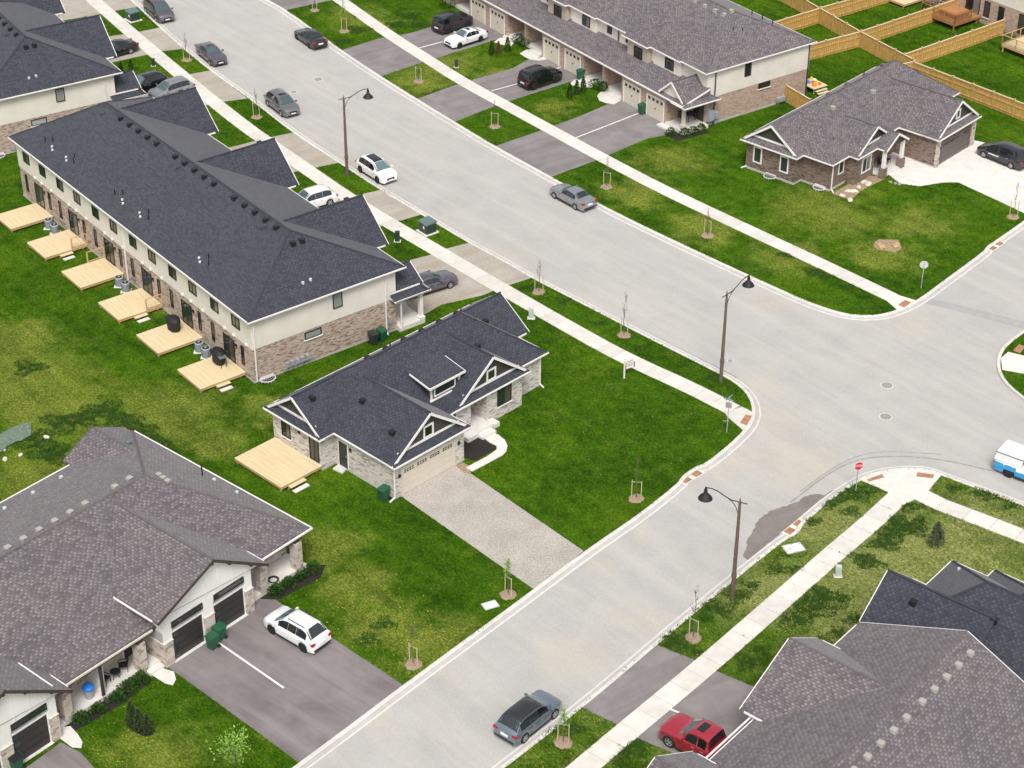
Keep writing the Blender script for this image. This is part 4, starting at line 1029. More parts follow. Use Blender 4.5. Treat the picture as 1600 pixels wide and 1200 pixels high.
# ---- right-hand bungalow
def bungalow_right():
    yaw, org = 41.8, (1460, 262.5); o, U, V, W = frame(yaw, org)
    h = thing('brown_brick_bungalow', 'brown brick bungalow with mauve-grey roof, dark gables and wide concrete drive', 'house', o, fr(yaw))
    walls(h, 'foundation', [(-12.82, -7.48, -11.53, -10, -.1, .2), (-12.82, -4.38, -10.42, 10, -.1, .2), (-4.5, .0, .0, 6.67, -.1, .14)], 'gutter')
    walls(h, 'brick_wall', [(-12.8, -7.5, -11.5, -10.3, .15, 2.8), (-12.8, -4.4, -10.4, 9.9, .15, 2.795), (-4.4, -3.45, -8.0, -4.9, -.1, 2.79), (-4.45, -.02, .02, 6.65, .1, 2.79)], 'umber_brick')
    R = Roof('grey_shingle', 'grey_cap')
    R.block('y', -13.2, -4.0, -10.9, 10.3, 2.9, 6.3)
    R.dutch('y-', -11.95, -11.5, -5, -13.2, -7.1, 2.9, 5.1)
    R.dutch('x+', .25, -.2, -8.6, -.2, 7.05, 2.9, 5.55)
    R.dutch('x+', -3.05, -3.5, -9, -8.3, -2.2, 2.9, 4.95)
    R.block('x', -7, -2.05, -5.25, -1.6, 2.9, 4.0, .01, 'g', gm='dark_siding', gw=.25)
    R.finish(h)
    for c in (-11.55, -8.65): window(h, 'y-', -11.5, c, .85, .95, 1.6, 'white', 'glass', 0, ft=.13)
    window(h, 'x+', -4.4, -8.85, 1.2, .85, 1.25, 'white', 'glass', 0, ft=.11); window(h, 'x+', -3.45, -6.2, .75, 1.5, 1.55, 'white', 'glass', 1, ft=.12)
    window(h, 'x+', -.19, 3.45, 3.7, .7, .9, 'white', 'glass', 0, ft=.12)
    garage(h, 'x+', -.02, 3.35, 4.75, 2.15, 'brown_door', 4, 4, 'wide', 'brown_door')
    lamp_wall(h, 'x+', -.02, .45, 1.6); lamp_wall(h, 'x+', -.02, 6.3, 1.6)
    walls(h, 'stone_pier', [(-.1, .08, -.03, .5, -.1, 2.75), (-.1, .08, 6.1, 6.68, -.1, 2.75)], 'stone')
    well(h, 'y-', -11.5, -10.0, 1.2); well(h, 'y-', -10.4, -5.4, 1.2)
    walls(h, 'porch_slab', [(-4.4, -2.3, -4.9, .0, -.1, .16)], 'concrete')
    for y in (-4.95, -2.0):
        walls(h, 'porch_post', [(-2.55, -2.25, y - .15, y + .15, 1.0, 2.75)], 'white'); walls(h, 'post_base', [(-2.68, -2.12, y - .28, y + .28, .1, 1.0)], 'umber_brick')
    MB().box(-4.38, -4.1, -7.95, -7.5, .5, 1.5, 'ac').bar((-4.2, -7.7, 0), (-4.2, -7.7, .5), .06, 'ac').build('power_meter', h)
    door(h, 'x+', -4.4, -4.0, .16, .95, 2.1, 'dark_door')
    pipe(h, -4.3, -10.3, 0, 2.75, (.4, -.2)); pipe(h, -12.7, -11.6, 0, .3, (-.3, -.3))
    R.vent(-7.6, -6.0, 'grey_vent', .36); R.vent(-7.2, .0, 'grey_vent', .36); R.stack(-5.6, -8.6, .15)
    for k in range(4): R.vent(-9.4, -4 + k * 3, 'grey_cap', .35, .12)
    return h, W
H3, W3 = bungalow_right()
sheet('garden_bed', [(1300, 303), (1330, 285), (1352, 274), (1375, 276), (1384, 279), (1345, 298), (1330, 313), (1316, 308)], 'dirt', .03)

# ---- lower right houses
def lower_right():
    yaw, org = 40, (1300, 1100); o, U, V, W = frame(yaw, org)
    h = thing('grey_roofed_house', 'house with mauve-grey shingle roof and a row of pale roof vents, bottom right corner', 'house', o, fr(yaw))
    walls(h, 'side_wall', [(-.6, 12.2, -28, 3.95, -.1, 2.8), (-1.7, 1, -6.3, .9, -.1, 2.78), (-1.7, 1, -19, -11.8, -.1, 2.78)], 'stone')
    R = Roof('grey_shingle', 'grey_cap')
    R.block('y', -1.1, 12.6, -30, 4.35, 2.95, 5.95, 'g', 'g', rc=5.75)
    R.block('x', -2.05, 5, -7.0, 1.15, 3.22, 5.4, 'g', .01, rc=-2.25, gm='white_panel')
    R.block('x', -2.05, 5, -19.9, -11.6, 3.22, 5.4, 'g', .01, rc=-15.2, gm='white_panel')
    R.finish(h)
    MB().bar((-1.35, -11.3, 2.93), (-1.35, -6.9, 2.93), .09, 'white', .08).build('gutter', h)
    for k in range(11): R.vent(6.7, 3.1 - k * 1.35 - (.35 if k > 4 else 0), 'grey_vent', .32, .12)
    R.stack(9.5, -9.0, .6); R.stack(11.5, -4, .4)
    h2 = thing('dark_roofed_house', 'house with charcoal shingle roof behind the grey-roofed one, lower right edge', 'house', o + V * .02, fr(yaw))
    walls(h2, 'side_wall', [(-.6, 15.5, 4.95, 9.7, -.1, 2.8), (.5, 15.5, 5, 13.0, -.1, 2.79), (3.1, 15.4, 10, 13.9, -.1, 2.78)], 'cream_brick')
    R = Roof('dark_shingle', 'dark_cap')
    R.block('x', .1, 18, 4.7, 13.45, 2.9, 6.05)
    R.block('x', -1.2, 6, 4.55, 10.2, 2.91, 5.1, 'g', .01)
    R.block('x', 2.6, 17, 5.5, 14.35, 2.9, 6.2)
    R.finish(h2)
    R.vent(1.2, 6.4); R.vent(6.0, 7.4); R.stack(1.4, 11.7, .15, 'pale_grey', .1)
    return W
W4 = lower_right()

# ---- brick row in the top right corner
def corner_row():
    yaw, org = 52, (1577, 53); o, U, V, W = frame(yaw, org)
    h = thing('brick_townhouse_row', 'pinkish brick townhouse backs with dark patio doors in the top right corner', 'townhouse', o, fr(yaw))
    walls(h, 'brick_wall', [(-30, 12, 0, 9, -.1, 2.8)], 'tan_brick'); walls(h, 'siding_wall', [(-30.03, 12.03, -.03, 9, 2.8, 5.5)], 'cream_siding')
    R = Roof('grey_shingle', 'grey_cap'); R.block('x', -30.5, 12.5, -.5, 9.6, 5.6, 8.2); R.finish(h)
    for k, c in enumerate((-5.2, 1.9, -12.3, -19.5)):
        window(h, 'y-', 0, c, .5, 1.9, 2.1, 'black_frame', 'glass', 1)
    for c in (-3.3, -1.4, -7.6, -9.5, 4.2): window(h, 'y-', 0, c, .8, .75, 1.75, 'black_frame', 'glass', 0, sill='white')
    return W
W5 = corner_row()

# ================================================================== fences
def panel_mesh(L, h=1.8):
    key = ('fence', round(L, 2), h)
    if key not in CACHE:
        mb = MB(); n = max(4, int(L / .145)); w_ = L / n
        for i in range(n):
            dz = random.uniform(-.012, .012); dy = .012 if i % 2 else -.012
            mb.box(i * w_ + .006, (i + 1) * w_ - .006, dy - .011, dy + .011, .05 , h - .09 + dz, 'fence')
        for z in (.3, h * .62, h - .2): mb.box(0, L, .024, .064, z, z + .09, 'fence')
        mb.box(0, L, -.08, .09, h - .07, h - .03, 'fence_cap')
        CACHE[key] = mb.mesh('fence_panel')
    return CACHE[key]
POST = MB().box(-.055, .055, -.055, .055, -.2, 1.84, 'fence').box(-.08, .08, -.08, .08, 1.84, 1.88, 'fence_cap').mesh('post')
def fence(a, b, label, h=1.8, flip=False):
    a = Vector((a.x, a.y, 0)); b = Vector((b.x, b.y, 0))
    if flip: a, b = b, a
    d = b - a; L = d.length; n = max(1, round(L / 2.45)); pl = L / n; rz = math.atan2(d.y, d.x)
    o = thing('wood_fence', label, 'fence', a, rz)
    for i in range(n + 1): link('post', POST, o, (i * pl, 0, 0))
    for i in range(n): link('fence_panel', panel_mesh(pl - .12), o, (i * pl + .06, 0, random.uniform(-.02, .02)))
    return o
K1, K2, K3 = at(1279, 37), at(1342, 74), at(1424, 118)
fence(extend(K2, K1, 40), K1, 'new timber fence running off the top edge behind the far row')
fence(K1, K2, 'new timber back-lot fence, section between the first two junctions')
fence(K2, K3, 'new timber back-lot fence, section ending behind the brown bungalow roof peak')
fence(at(1425, 122), extend(at(1425, 122), at(1600, 190), 45), 'long straight timber fence beside the brown bungalow, reaching the right edge', flip=True)
fence(at(1427, 121), at(1395, 128), 'short timber return behind the brown bungalow where the green bin stands')
fence(K2, at(1260, 96), 'timber side fence meeting the end of the far row')
fence(K1, at(1200, 62), 'timber side fence partly hidden behind the far row roof')
fence(K1 + Vector((.1, .1, 0)), extend(K1, at(1400, 1), 22), 'farthest timber side fence crossing the top edge', flip=True)
fence(K2 + Vector((.1, .1, 0)), extend(K2, at(1480, 27), 8), 'timber side fence in front of the brown railed deck', flip=True)
fence(at(1411, 110), at(1566, 55), 'timber side fence ending at the brick wall beside the air conditioner', flip=True)
fence(W2(-.25, 9.4), W2(3.6, 9.0), 'short timber gate fence beside the blue gas meter')

# ================================================================== decks
def rail(parent, p, q, m, zt, post=.09, bal=True):
    p, q = Vector(p), Vector(q); mb = MB(); n = max(1, round((q - p).length / 1.6))
    for i in range(n + 1):
        c = p.lerp(q, i / n); mb.box(c.x - post / 2, c.x + post / 2, c.y - post / 2, c.y + post / 2, p.z, zt, m)
    for z in (zt, p.z + .12): mb.bar((p.x, p.y, z), (q.x, q.y, z), .09, m, .04)
    if bal:
        k = int((q - p).length / .13)
        for i in range(1, k): c = p.lerp(q, i / k); mb.bar((c.x, c.y, p.z + .12), (c.x, c.y, zt), .018, 'black')
    return mb.build('railing', parent)
def deck(W, yaw, u0, u1, v0, v1, label, m='deck', fm='deckframe', z=.42, steps=None, along='u', name='wood_deck', group=None):
    """deck against a wall; boards run along u or v"""
    o = thing(name, label, 'deck', W(u0, v0), fr(yaw), group); A, B = u1 - u0, v1 - v0
    mb = MB(); 
    if along == 'v':
        n = int(A / .143)
        for i in range(n): mb.box(i * A / n + .006, (i + 1) * A / n - .006, 0, B, z - .035 + random.uniform(0, .004), z, m)
    else:
        n = int(B / .143)
        for i in range(n): mb.box(0, A, i * B / n + .006, (i + 1) * B / n - .006, z - .035 + random.uniform(0, .004), z, m)
    mb.build('deck_boards', o, kind='stuff')
    fr_ = MB(); fr_.box(.03, A - .03, .02, .06, z - .24, z - .04, fm).box(.03, A - .03, B - .06, B - .02, z - .24, z - .04, fm).box(.03, .07, .06, B - .06, z - .24, z - .04, fm).box(A - .07, A - .03, .06, B - .06, z - .24, z - .04, fm)
    fr_.build('deck_frame', o)
    lg = CACHE.setdefault(('leg', z, fm), MB().box(-.06, .06, -.06, .06, -.1, z - .2, fm).mesh('leg'))
    for x in (.2, A - .2):
        for y in (.12, B - .4): link('leg', lg, o, (x, y, 0))
    if steps:
        s0, s1, side = steps
        if side == 'u+':
            MB().box(A, A + .35, s0, s1, z - .21, z - .17, m).box(A + .02, A + .06, s0, s1, 0, z - .21, fm).build('step', o)
            MB().box(A + .36, A + .75, s0 + .05, s1 - .05, -.05, .05, 'concrete').build('paving_slab', o)
    return o
dk = []
us = [(-5.0, -1.5), (-11.4, -7.9), (-17.7, -14.2), (-24.1, -20.65), (-30.4, -27.0), (-36.6, -33.4)]
nm = ['pale new wood deck nearest the camera behind the townhouses, grill with side shelf on it',
      'pale new wood deck with a round black covered grill',
      'pale wood deck with railing and step, third from the near end of the row',
      'pale wood deck with its railing on the uphill side, fourth from the near end',
      'pale wood deck with railing and step, second from the far end',
      'pale wood deck cut by the left edge of the picture']
for k, (a, b) in enumerate(us):
    st = (1.3, 2.4, 'u+') if k in (0, 2, 4) else None
    d = deck(W1, 52.16, a, b, -3.95, -.03, nm[k], steps=st, group='decks behind the long townhouse row')
    if k in (2, 4): rail(d, (b - a - .05, 2.5, .42), (b - a - .05, 3.9, .42), 'deckframe', 1.4, bal=False)
    if k == 3: rail(d, (.05, 2.4, .42), (.05, 3.9, .42), 'deckframe', 1.4, bal=False)
deck(WM, 44.23, -11.1, -6.0, -5.0, -1.28, 'large pale wood deck behind the cream brick bungalow', z=.45, steps=(.6, 2.0, 'u+'))
d5 = deck(W5, 52, -8.7, -3.9, -4.2, -.05, 'brown stained deck with railings behind the brick townhouses', 'deck_b', 'deck_b', z=.8)
rail(d5, (0.05, .05, .8), (4.75, .05, .8), 'deck_b', 1.8); rail(d5, (4.75, .05, .8), (4.75, 2.6, .8), 'deck_b', 1.8); rail(d5, (.05, .05, .8), (.05, 4.1, .8), 'deck_b', 1.8)
MB().box(2.0, 4.0, .9, 3.0, .8, 1.5, 'deck_b').build('table', d5)
d6 = deck(W5, 52, 2.5, 8, -4.4, -.05, 'pale raised deck with open railing at the right edge', z=.8)
rail(d6, (.05, .05, .8), (5.4, .05, .8), 'deckframe', 1.8); rail(d6, (.05, .05, .8), (.05, 4.2, .8), 'deckframe', 1.8)
d7 = deck(W5, 52, -17.0, -11.5, -3.6, -.05, 'pale cluttered deck crossing the top edge', z=.5)

def grill(loc, rz, label, shelf=False):
    o = thing('covered_grill', label, 'grill', loc, rz)
    mb = MB(); prof = [(.46, .0), (.52, .1), (.52, .5), (.60, .75), (.55, .98), (.30, 1.12)]
    n = 14; vs = []
    for r, z in prof:
        for i in range(n):
            t = 2 * math.pi * i / n; j = random.uniform(.93, 1.06); vs.append((1.35 * r * math.cos(t) * j, .85 * r * math.sin(t) * j, z + random.uniform(-.02, .02)))
    fs = [(k * n + i, k * n + (i + 1) % n, (k + 1) * n + (i + 1) % n, (k + 1) * n + i) for k in range(len(prof) - 1) for i in range(n)] + [tuple(range((len(prof) - 1) * n, len(prof) * n))]
    mb.shell(vs, fs, 'cover'); mb.build('cover', o, smooth=True, angle=60)
    if shelf:
        MB().box(.45, 1.05, -.3, .3, .86, .9, 'box_top').build('side_shelf', o); MB().bar((.95, .2, 0), (.95, .2, .86), .04, 'black').bar((.95, -.2, 0), (.95, -.2, .86), .04, 'black').build('shelf_leg', o)
    return o
grill(W1(-10.35, -1.2, .42), fr(52), 'round black covered grill on the second deck')
grill(W1(-4.0, -.9, .42), fr(60), 'black covered grill with a grey side shelf on the nearest deck', True)
def acunit(loc, label, group=None, rz=0):
    if 'ac' not in CACHE:
        o = thing('air_conditioner', label, 'air conditioner', loc, rz, group)
        b = MB().lathe([(.33, .05), (.36, .12), (.36, .78), (.33, .82)], 'ac', n=20)
        for i in range(20): t = 2 * math.pi * i / 20; b.box(.36 * math.cos(t) - .012, .36 * math.cos(t) + .012, .36 * math.sin(t) - .012, .36 * math.sin(t) + .012, .12, .78, 'bin_grey')
        b.build('body', o); MB().lathe([(.27, .82), (.25, .83)], 'black', n=20).lathe([(.09, .83), (.09, .87)], 'ac', n=12).build('fan_guard', o)
        MB().box(-.42, .42, -.42, .42, -.05, .05, 'concrete').build('pad', o); CACHE['ac'] = o; return o
    return dup(CACHE['ac'], loc, rz, label, group)
for (u, v), l in {(-32.4, -.95): 'air conditioner by the second-last deck, uphill one of the pair', (-31.25, -.95): 'air conditioner nearest the second-last deck, downhill one of the pair', (-19.75, -.95): 'air conditioner beside the fourth deck, uphill one of the pair', (-18.65, -.95): 'air conditioner under the middle downpipe, downhill one of the pair', (-6.9, -.95): 'air conditioner next to the second deck, left one of the pair', (-5.85, -.95): 'air conditioner half hidden by the grill with a shelf'}.items():
    acunit(W1(u, v), l, 'air conditioners behind the long row')
acunit(W5(-.6, -.9), 'air conditioner against the pinkish brick wall, top right'); acunit(W5(-9.3, -1.0), 'air conditioner at the corner of the brown railed deck')

# ================================================================== vehicles
CARS = {
 'suv': dict(L=4.5, ro=.86, wb=2.72, W=1.86, belt=.99, rw_=.62, top=[(0, .55), (.02, .95), (.05, 1.06), (.10, 1.30), (.16, 1.56), (.24, 1.64), (.5, 1.63), (.59, 1.56), (.76, 1.07), (.80, 1.03), (.93, .92), (.98, .76), (1, .5)], ws=(.592, .765), rwin=(.06, .165), win=((.135, .325), (.329, .48), (.484, .665)), r=.36),
 'sedan': dict(L=4.75, ro=1.05, wb=2.8, W=1.83, belt=.93, rw_=.58, top=[(0, .5), (.015, .88), (.05, 1.0), (.16, 1.05), (.30, 1.37), (.40, 1.43), (.52, 1.42), (.70, .99), (.74, .95), (.92, .82), (.98, .70), (1, .45)], ws=(.535, .69), rwin=(.175, .29), win=((.25, .33), (.336, .46), (.466, .61)), r=.33),
 'van': dict(L=5.1, ro=1.05, wb=3.05, W=1.98, belt=1.02, rw_=.70, top=[(0, .55), (.01, .95), (.03, 1.1), (.08, 1.64), (.14, 1.74), (.52, 1.73), (.62, 1.64), (.82, 1.12), (.86, 1.05), (.95, .9), (.99, .7), (1, .5)], ws=(.63, .81), rwin=(.035, .08), win=((.10, .265), (.271, .445), (.451, .68)), r=.34),
 'boxy': dict(L=4.6, ro=.85, wb=2.75, W=1.92, belt=1.14, rw_=.76, top=[(0, .6), (.01, 1.05), (.03, 1.18), (.055, 1.68), (.1, 1.78), (.5, 1.78), (.575, 1.73), (.68, 1.22), (.70, 1.18), (.93, 1.1), (.98, .96), (1, .6)], ws=(.585, .675), rwin=(.032, .056), win=((.065, .225), (.231, .39), (.396, .60)), r=.38),
 'pickup': dict(L=5.75, ro=1.2, wb=3.6, W=2.0, belt=1.17, rw_=.74, top=[(0, .7), (.01, 1.10), (.36, 1.13), (.365, 1.2), (.39, 1.80), (.44, 1.88), (.57, 1.86), (.62, 1.78), (.74, 1.25), (.77, 1.2), (.94, 1.1), (.98, .95), (1, .6)], ws=(.625, .735), rwin=(.367, .39), win=((.405, .50), (.515, .65)), r=.41),
}
def interp(l, x):
    if x <= l[0][0]: return l[0][1]
    for (a, p), (b, q) in zip(l, l[1:]):
        if x <= b: return p + (q - p) * (x - a) / (b - a)
    return l[-1][1]
def make_car(kind, paint, label, roofm=None, rim='rim', sunroof=False, rails=False, cat='car', name='parked_car', cap=None, lower=None):
    S = CARS[kind]; L, wb, ro, W, r = S['L'], S['wb'], S['ro'], S['W'] / 2, S['r']; H = max(t for _, t in S['top'])
    x_ = lambda f: f * L - ro - wb / 2       # fraction of the length -> local x (middle of the axles)
    pm = CARP[paint]; rm = CARP.get(roofm, pm) if roofm != 'glass' else pm
    ax = (ro, ro + wb)
    st = set(f * L for f, _ in S['top'])
    for a in ax:
        for k in (-1.12, -1.1, -.95, -.7, -.35, 0, .35, .7, .95, 1.1, 1.12): st.add(a + k * r)
    for f in (.04, .08, .35, .45, .65, .85, .88, .96): st.add(f * L)
    st = sorted(s for s in st if 0 <= s <= L)
    def sec(s):
        f = s / L; t = interp(S['top'], f); w_ = W * interp([(0, .84), (.03, .93), (.10, .99), (.5, 1), (.88, .985), (.95, .92), (.985, .80), (1, .70)], f)
        b = min(S['belt'] - .05 * f, t - .03); k = max(0, (t - b) / (H - b)) if H > b else 0
        wr = w_ * .90 + (S['rw_'] - w_ * .90) * min(1, k)
        lo = .26
        for a in ax:
            d = abs(s - a)
            if d < r * 1.11: lo = max(lo, math.sqrt(max(0, (r * 1.11) ** 2 - d * d)) + r * .96)
        lo = min(lo, b - .08)
        return t, b, w_, wr, lo, k
    ring = []
    for s in st:
        t, b, w_, wr, lo, k = sec(s)
        zb = .24 if 0.02 < s / L < .98 else .34
        h = [(0, zb), (w_ * .78, zb), (w_ * .965, lo), (w_, max(lo + .02, (lo + b) * .5 + .05)), (w_ * .985, b - .10 if b - .1 > lo + .03 else (lo + b) / 2 + .03), (w_ * .935, b), (wr, t - .045 - .02 * k), (wr * .80, t), (0, t + .02)]
        ring.append([Vector((s - ro - wb / 2, y, z)) for y, z in h] + [Vector((s - ro - wb / 2, -y, z)) for y, z in h[-2:0:-1]])
    mb = MB(); n = len(ring[0]); vs = [p for R_ in ring for p in R_]
    fs = []; fr2 = []; fl = []
    for i in range(len(ring) - 1):
        for j in range(n):
            q = (i * n + j, i * n + (j + 1) % n, (i + 1) * n + (j + 1) % n, (i + 1) * n + j)
            if roofm and roofm != 'glass' and j in (5, 6, 7, 8, 9, 10) and min(vs[q[0]].z, vs[q[2]].z) > H - .28 - (.5 if j in (5, 10) else 0) and j in (6, 7, 8, 9): fr2.append(q)
            elif lower and j in (2, 13) : fl.append(q)
            elif j in (0, 15): fl.append(q) if False else fs.append(q)
            else: fs.append(q)
    fs.append(tuple(range(n))[::-1]); fs.append(tuple((len(ring) - 1) * n + i for i in range(n)))
    mb.v = [tuple(p) for p in vs]; k = mb.mi(pm)
    for f in fs: mb.f.append(list(f)); mb.m.append(k)
    if fr2:
        k = mb.mi(rm)
        for f in fr2: mb.f.append(list(f)); mb.m.append(k)
    if fl:
        k = mb.mi(CARP[lower] if lower else pm)
        for f in fl: mb.f.append(list(f)); mb.m.append(k)
    o = thing(name, label, cat)
    mb.build('body', o, smooth=True, angle=32)
    MB().box(x_(.04), x_(.96), -W * .72, W * .72, .2, .5, 'plastic').build('underbody', o)
    # glass
    def side(f0, f1, s_):
        m = MB(); lo_, up_ = [], []
        for i in range(7):
            f = f0 + (f1 - f0) * i / 6; t, b, w_, wr, lo, k = sec(f * L); x = x_(f)
            a_, c_ = Vector((x, w_ * .935, b)), Vector((x, wr, t - .045 - .02 * k)); nrm = Vector((0, (c_ - a_).z, -(c_ - a_).y)).normalized() * .012
            lo_.append(a_.lerp(c_, .10) + nrm); up_.append(a_.lerp(c_, .90) + nrm)
        for i in range(6):
            q = [lo_[i], lo_[i + 1], up_[i + 1], up_[i]]; q = [Vector((p.x, p.y * s_, p.z)) for p in q]; m.face(q if s_ < 0 else q[::-1], 'car_glass')
        m.build('side_window', o, smooth=True)
    for f0, f1 in S['win']:
        for s_ in (1, -1): side(f0, f1, s_)
    def top_glass(f0, f1, nm, wf=.90):
        m = MB(); rows = []
        for i in range(6):
            f = f0 + (f1 - f0) * i / 5; t, b, w_, wr, lo, k = sec(f * L); row = []
            for j in range(7):
                y = (j / 3 - 1); yy = abs(y) * wf * wr; z = t + .02 * (1 - min(1, yy / (wr * .8))) + .016 if yy < wr * .8 else t - (yy - wr * .8) / (wr * .2) * (.045 + .02 * k) + .018
                row.append(Vector((x_(f), yy * (1 if y > 0 else -1), z)))
            rows.append(row)
        for i in range(5):
            for j in range(6): m.face([rows[i][j], rows[i + 1][j], rows[i + 1][j + 1], rows[i][j + 1]], 'screen_glass' if nm == 'windscreen' else 'car_glass')
        m.build(nm, o, smooth=True)
    top_glass(*S['ws'], 'windscreen', .97); top_glass(*S['rwin'], 'rear_window', .95)
    if roofm == 'glass': top_glass(S['ws'][0] - .34, S['ws'][0] - .012, 'glass_roof', .72)
    if sunroof: top_glass(S['ws'][0] - .13, S['ws'][0] - .045, 'sunroof', .55)
    if rails:
        for s_ in (1, -1): MB().bar((x_(.2), s_ * S['rw_'] * .9, H + .04), (x_(.52), s_ * S['rw_'] * .9, H + .035), .04, 'plastic').build('roof_rail', o)
    # seams, handles, sills, lamps, grille, plates, mirrors
    sm = MB(); hd = MB()
    fd = [w0 for w0, _ in S['win'][1:]] + [S['win'][-1][1] + .035]
    for f in fd:
        t, b, w_, wr, lo, k = sec(f * L)
        for s_ in (1, -1): sm.bar((x_(f) - .05, s_ * (w_ * .99), .42), (x_(f), s_ * (w_ * .955), b), .014, 'plastic')
    for (f0, f1) in S['win'][-2:]:
        t, b, w_, wr, lo, k = sec(f0 * L)
        for s_ in (1, -1): hd.box(x_(f0) + .08, x_(f0) + .28, s_ * w_ * .985 - .02, s_ * w_ * .985 + .02, b - .17, b - .13, pm if rim != 'rim' else 'rim')
    sm.build('door_seam', o); hd.build('door_handle', o)
    for s_ in (1, -1):
        MB().box(x_(ax[0] / L) + r * 1.2, x_(ax[1] / L) - r * 1.2, s_ * W * .93 - .05, s_ * W * .93 + .05, .22, .33, 'plastic').build('side_sill', o)
        f = .965; t, b, w_, wr, lo, k = sec(f * L)
        MB().shell([(x_(.93), s_ * w_ * 1.055, t - .20), (x_(.985), s_ * w_ * .93, t - .24), (x_(.99), s_ * w_ * .52, t - .22), (x_(.96), s_ * w_ * .62, t - .045), (x_(.93), s_ * w_ * 1.02, t - .075)], [(0, 1, 2, 3, 4)], 'head').build('headlight', o)
        f = .03; t, b, w_, wr, lo, k = sec(f * L)
        MB().box(x_(.003), x_(.075), s_ * w_ * .86 - .16 if s_ > 0 else -w_ * .86 - .12, s_ * w_ * .86 + .12 if s_ > 0 else -w_ * .86 + .16, .78, .93, 'tail').build('taillight', o)
        t, b, w_, wr, lo, k = sec((S['ws'][1] - .05) * L)
        MB().box(x_(S['ws'][1] - .06) - .06, x_(S['ws'][1] - .06) + .06, s_ * (w_ + .09) - .1, s_ * (w_ + .09) + .1, b + .0, b + .16, pm).build('mirror', o)
    MB().box(x_(.97), x_(1) + .012, -W * .42, W * .42, .45, .66, 'plastic').build('grille', o); MB().box(x_(.99), x_(1) + .03, -.26, .26, .42, .53, 'plate').build('number_plate', o)
    MB().box(x_(0) - .02, x_(.02), -.27, .27, .62, .75, 'plate').build('number_plate', o); MB().box(x_(0) - .015, x_(.03), -W * .8, W * .8, .34, .46, 'plastic').build('bumper', o)
    if kind == 'pickup':
        if cap:
            c = MB(); a0, a1, hh, wt = x_(.005), x_(.362), 1.88, W * .86
            vs = [(a0, -W * .93, 1.12), (a1, -W * .93, 1.12), (a1, W * .93, 1.12), (a0, W * .93, 1.12), (a0 + .12, -wt, hh - .06), (a1, -wt, hh - .06), (a1, wt, hh - .06), (a0 + .12, wt, hh - .06), (a0 + .16, -wt * .85, hh), (a1, -wt * .85, hh), (a1, wt * .85, hh), (a0 + .16, wt * .85, hh)]
            c.shell(vs, [(0, 1, 5, 4), (2, 3, 7, 6), (4, 5, 9, 8), (6, 7, 11, 10), (8, 9, 10, 11), (3, 0, 4, 7), (7, 4, 8, 11), (1, 2, 6, 5)], CARP['white'])
            c.build('truck_cap', o)
            for s_ in (1, -1):
                MB().bar((a0 + .05, s_ * (wt + .03), hh - .16), (a1, s_ * (wt + .03), hh - .16), .03, 'plastic').build('cap_seam', o)
                MB().shell([(x_(.02), s_ * W * 1.004, .62), (x_(.30), s_ * W * 1.008, .62), (x_(.30), s_ * W * .99, 1.0), (x_(.02), s_ * W * .965, 1.0)], [(0, 1, 2, 3) if s_ < 0 else (3, 2, 1, 0)], CARP['cyan']).build('decal', o) if lower else None
        else:
            MB().box(x_(.012), x_(.355), -W * .86, W * .86, 1.08, 1.155, pm).build('bed_cover', o)
    for a in ax:
        for s_ in (1, -1):
            key = ('wheel', r, rim)
            if key not in CACHE:
                t = MB(); prof = [(r * .66, -.11), (r * .95, -.11), (r, -.07), (r, .07), (r * .95, .11), (r * .66, .11)]; m_ = 20; vs = []
                for q, z in prof:
                    for i in range(m_): an = 2 * math.pi * i / m_; vs.append((q * math.cos(an), z, q * math.sin(an)))
                fs_ = [(k * m_ + i, k * m_ + (i + 1) % m_, (k + 1) * m_ + (i + 1) % m_, (k + 1) * m_ + i) for k in range(5) for i in range(m_)]
                t.shell(vs, fs_, 'tyre'); CACHE[key] = t.mesh('wheel')
                d = MB(); c_ = []
                for z, q in ((.07, r * .67), (.04, r * .6)):
                    pass
                vs = [(r * .67 * math.cos(2 * math.pi * i / m_), .05, r * .67 * math.sin(2 * math.pi * i / m_)) for i in range(m_)]
                d.shell(vs, [tuple(range(m_))], 'rim_dark')
                for i in range(5):
                    an = 2 * math.pi * i / 5; ca, sa = math.cos(an), math.sin(an); d.bar((.03 * ca, .085, .03 * sa), (r * .66 * ca, .075, r * .66 * sa), .075, rim, .03, up=Vector((0, 1, 0)))
                d.tube((0, .04, 0), (0, .1, 0), .06, .05, rim, 10)
                for i in range(m_):
                    a1_, a2_ = 2 * math.pi * i / m_, 2 * math.pi * (i + 1) / m_; d.bar((r * .65 * math.cos(a1_), .09, r * .65 * math.sin(a1_)), (r * .65 * math.cos(a2_), .09, r * .65 * math.sin(a2_)), .035, rim, .03, up=Vector((0, 1, 0)))
                CACHE[key + ('r',)] = d.mesh('rim')
            wh = link('wheel', CACHE[key], o, (x_(a / L), s_ * (W - .13), r), 0 if s_ > 0 else math.pi)
            link('rim', CACHE[key + ('r',)], wh)
    return o
def park(o, f, r, side, z=0, kind=None):
    """f, r: survey points where the near-side front and rear tyres touch; side +1 = left side of the car is seen"""
    a, b = at(*f, z), at(*r, z); d = (a - b); d.z = 0; d.normalize(); n = Vector((-d.y, d.x, 0))
    c = (a + b) / 2 - n * side * .82
    o.location = (c.x, c.y, z); o.rotation_euler = (0, 0, math.atan2(d.y, d.x)); return o
park(make_car('suv', 'white', 'white SUV parked on the asphalt drive below the modern bungalow row', rim='rim_dark', rails=True), (426, 990), (474, 1018), 1)
park(make_car('suv', 'blue', 'steel-blue SUV with dark roof parked on the lower street', roofm='darkgrey', rails=False), (866, 1122), (819, 1160), -1, ZR)
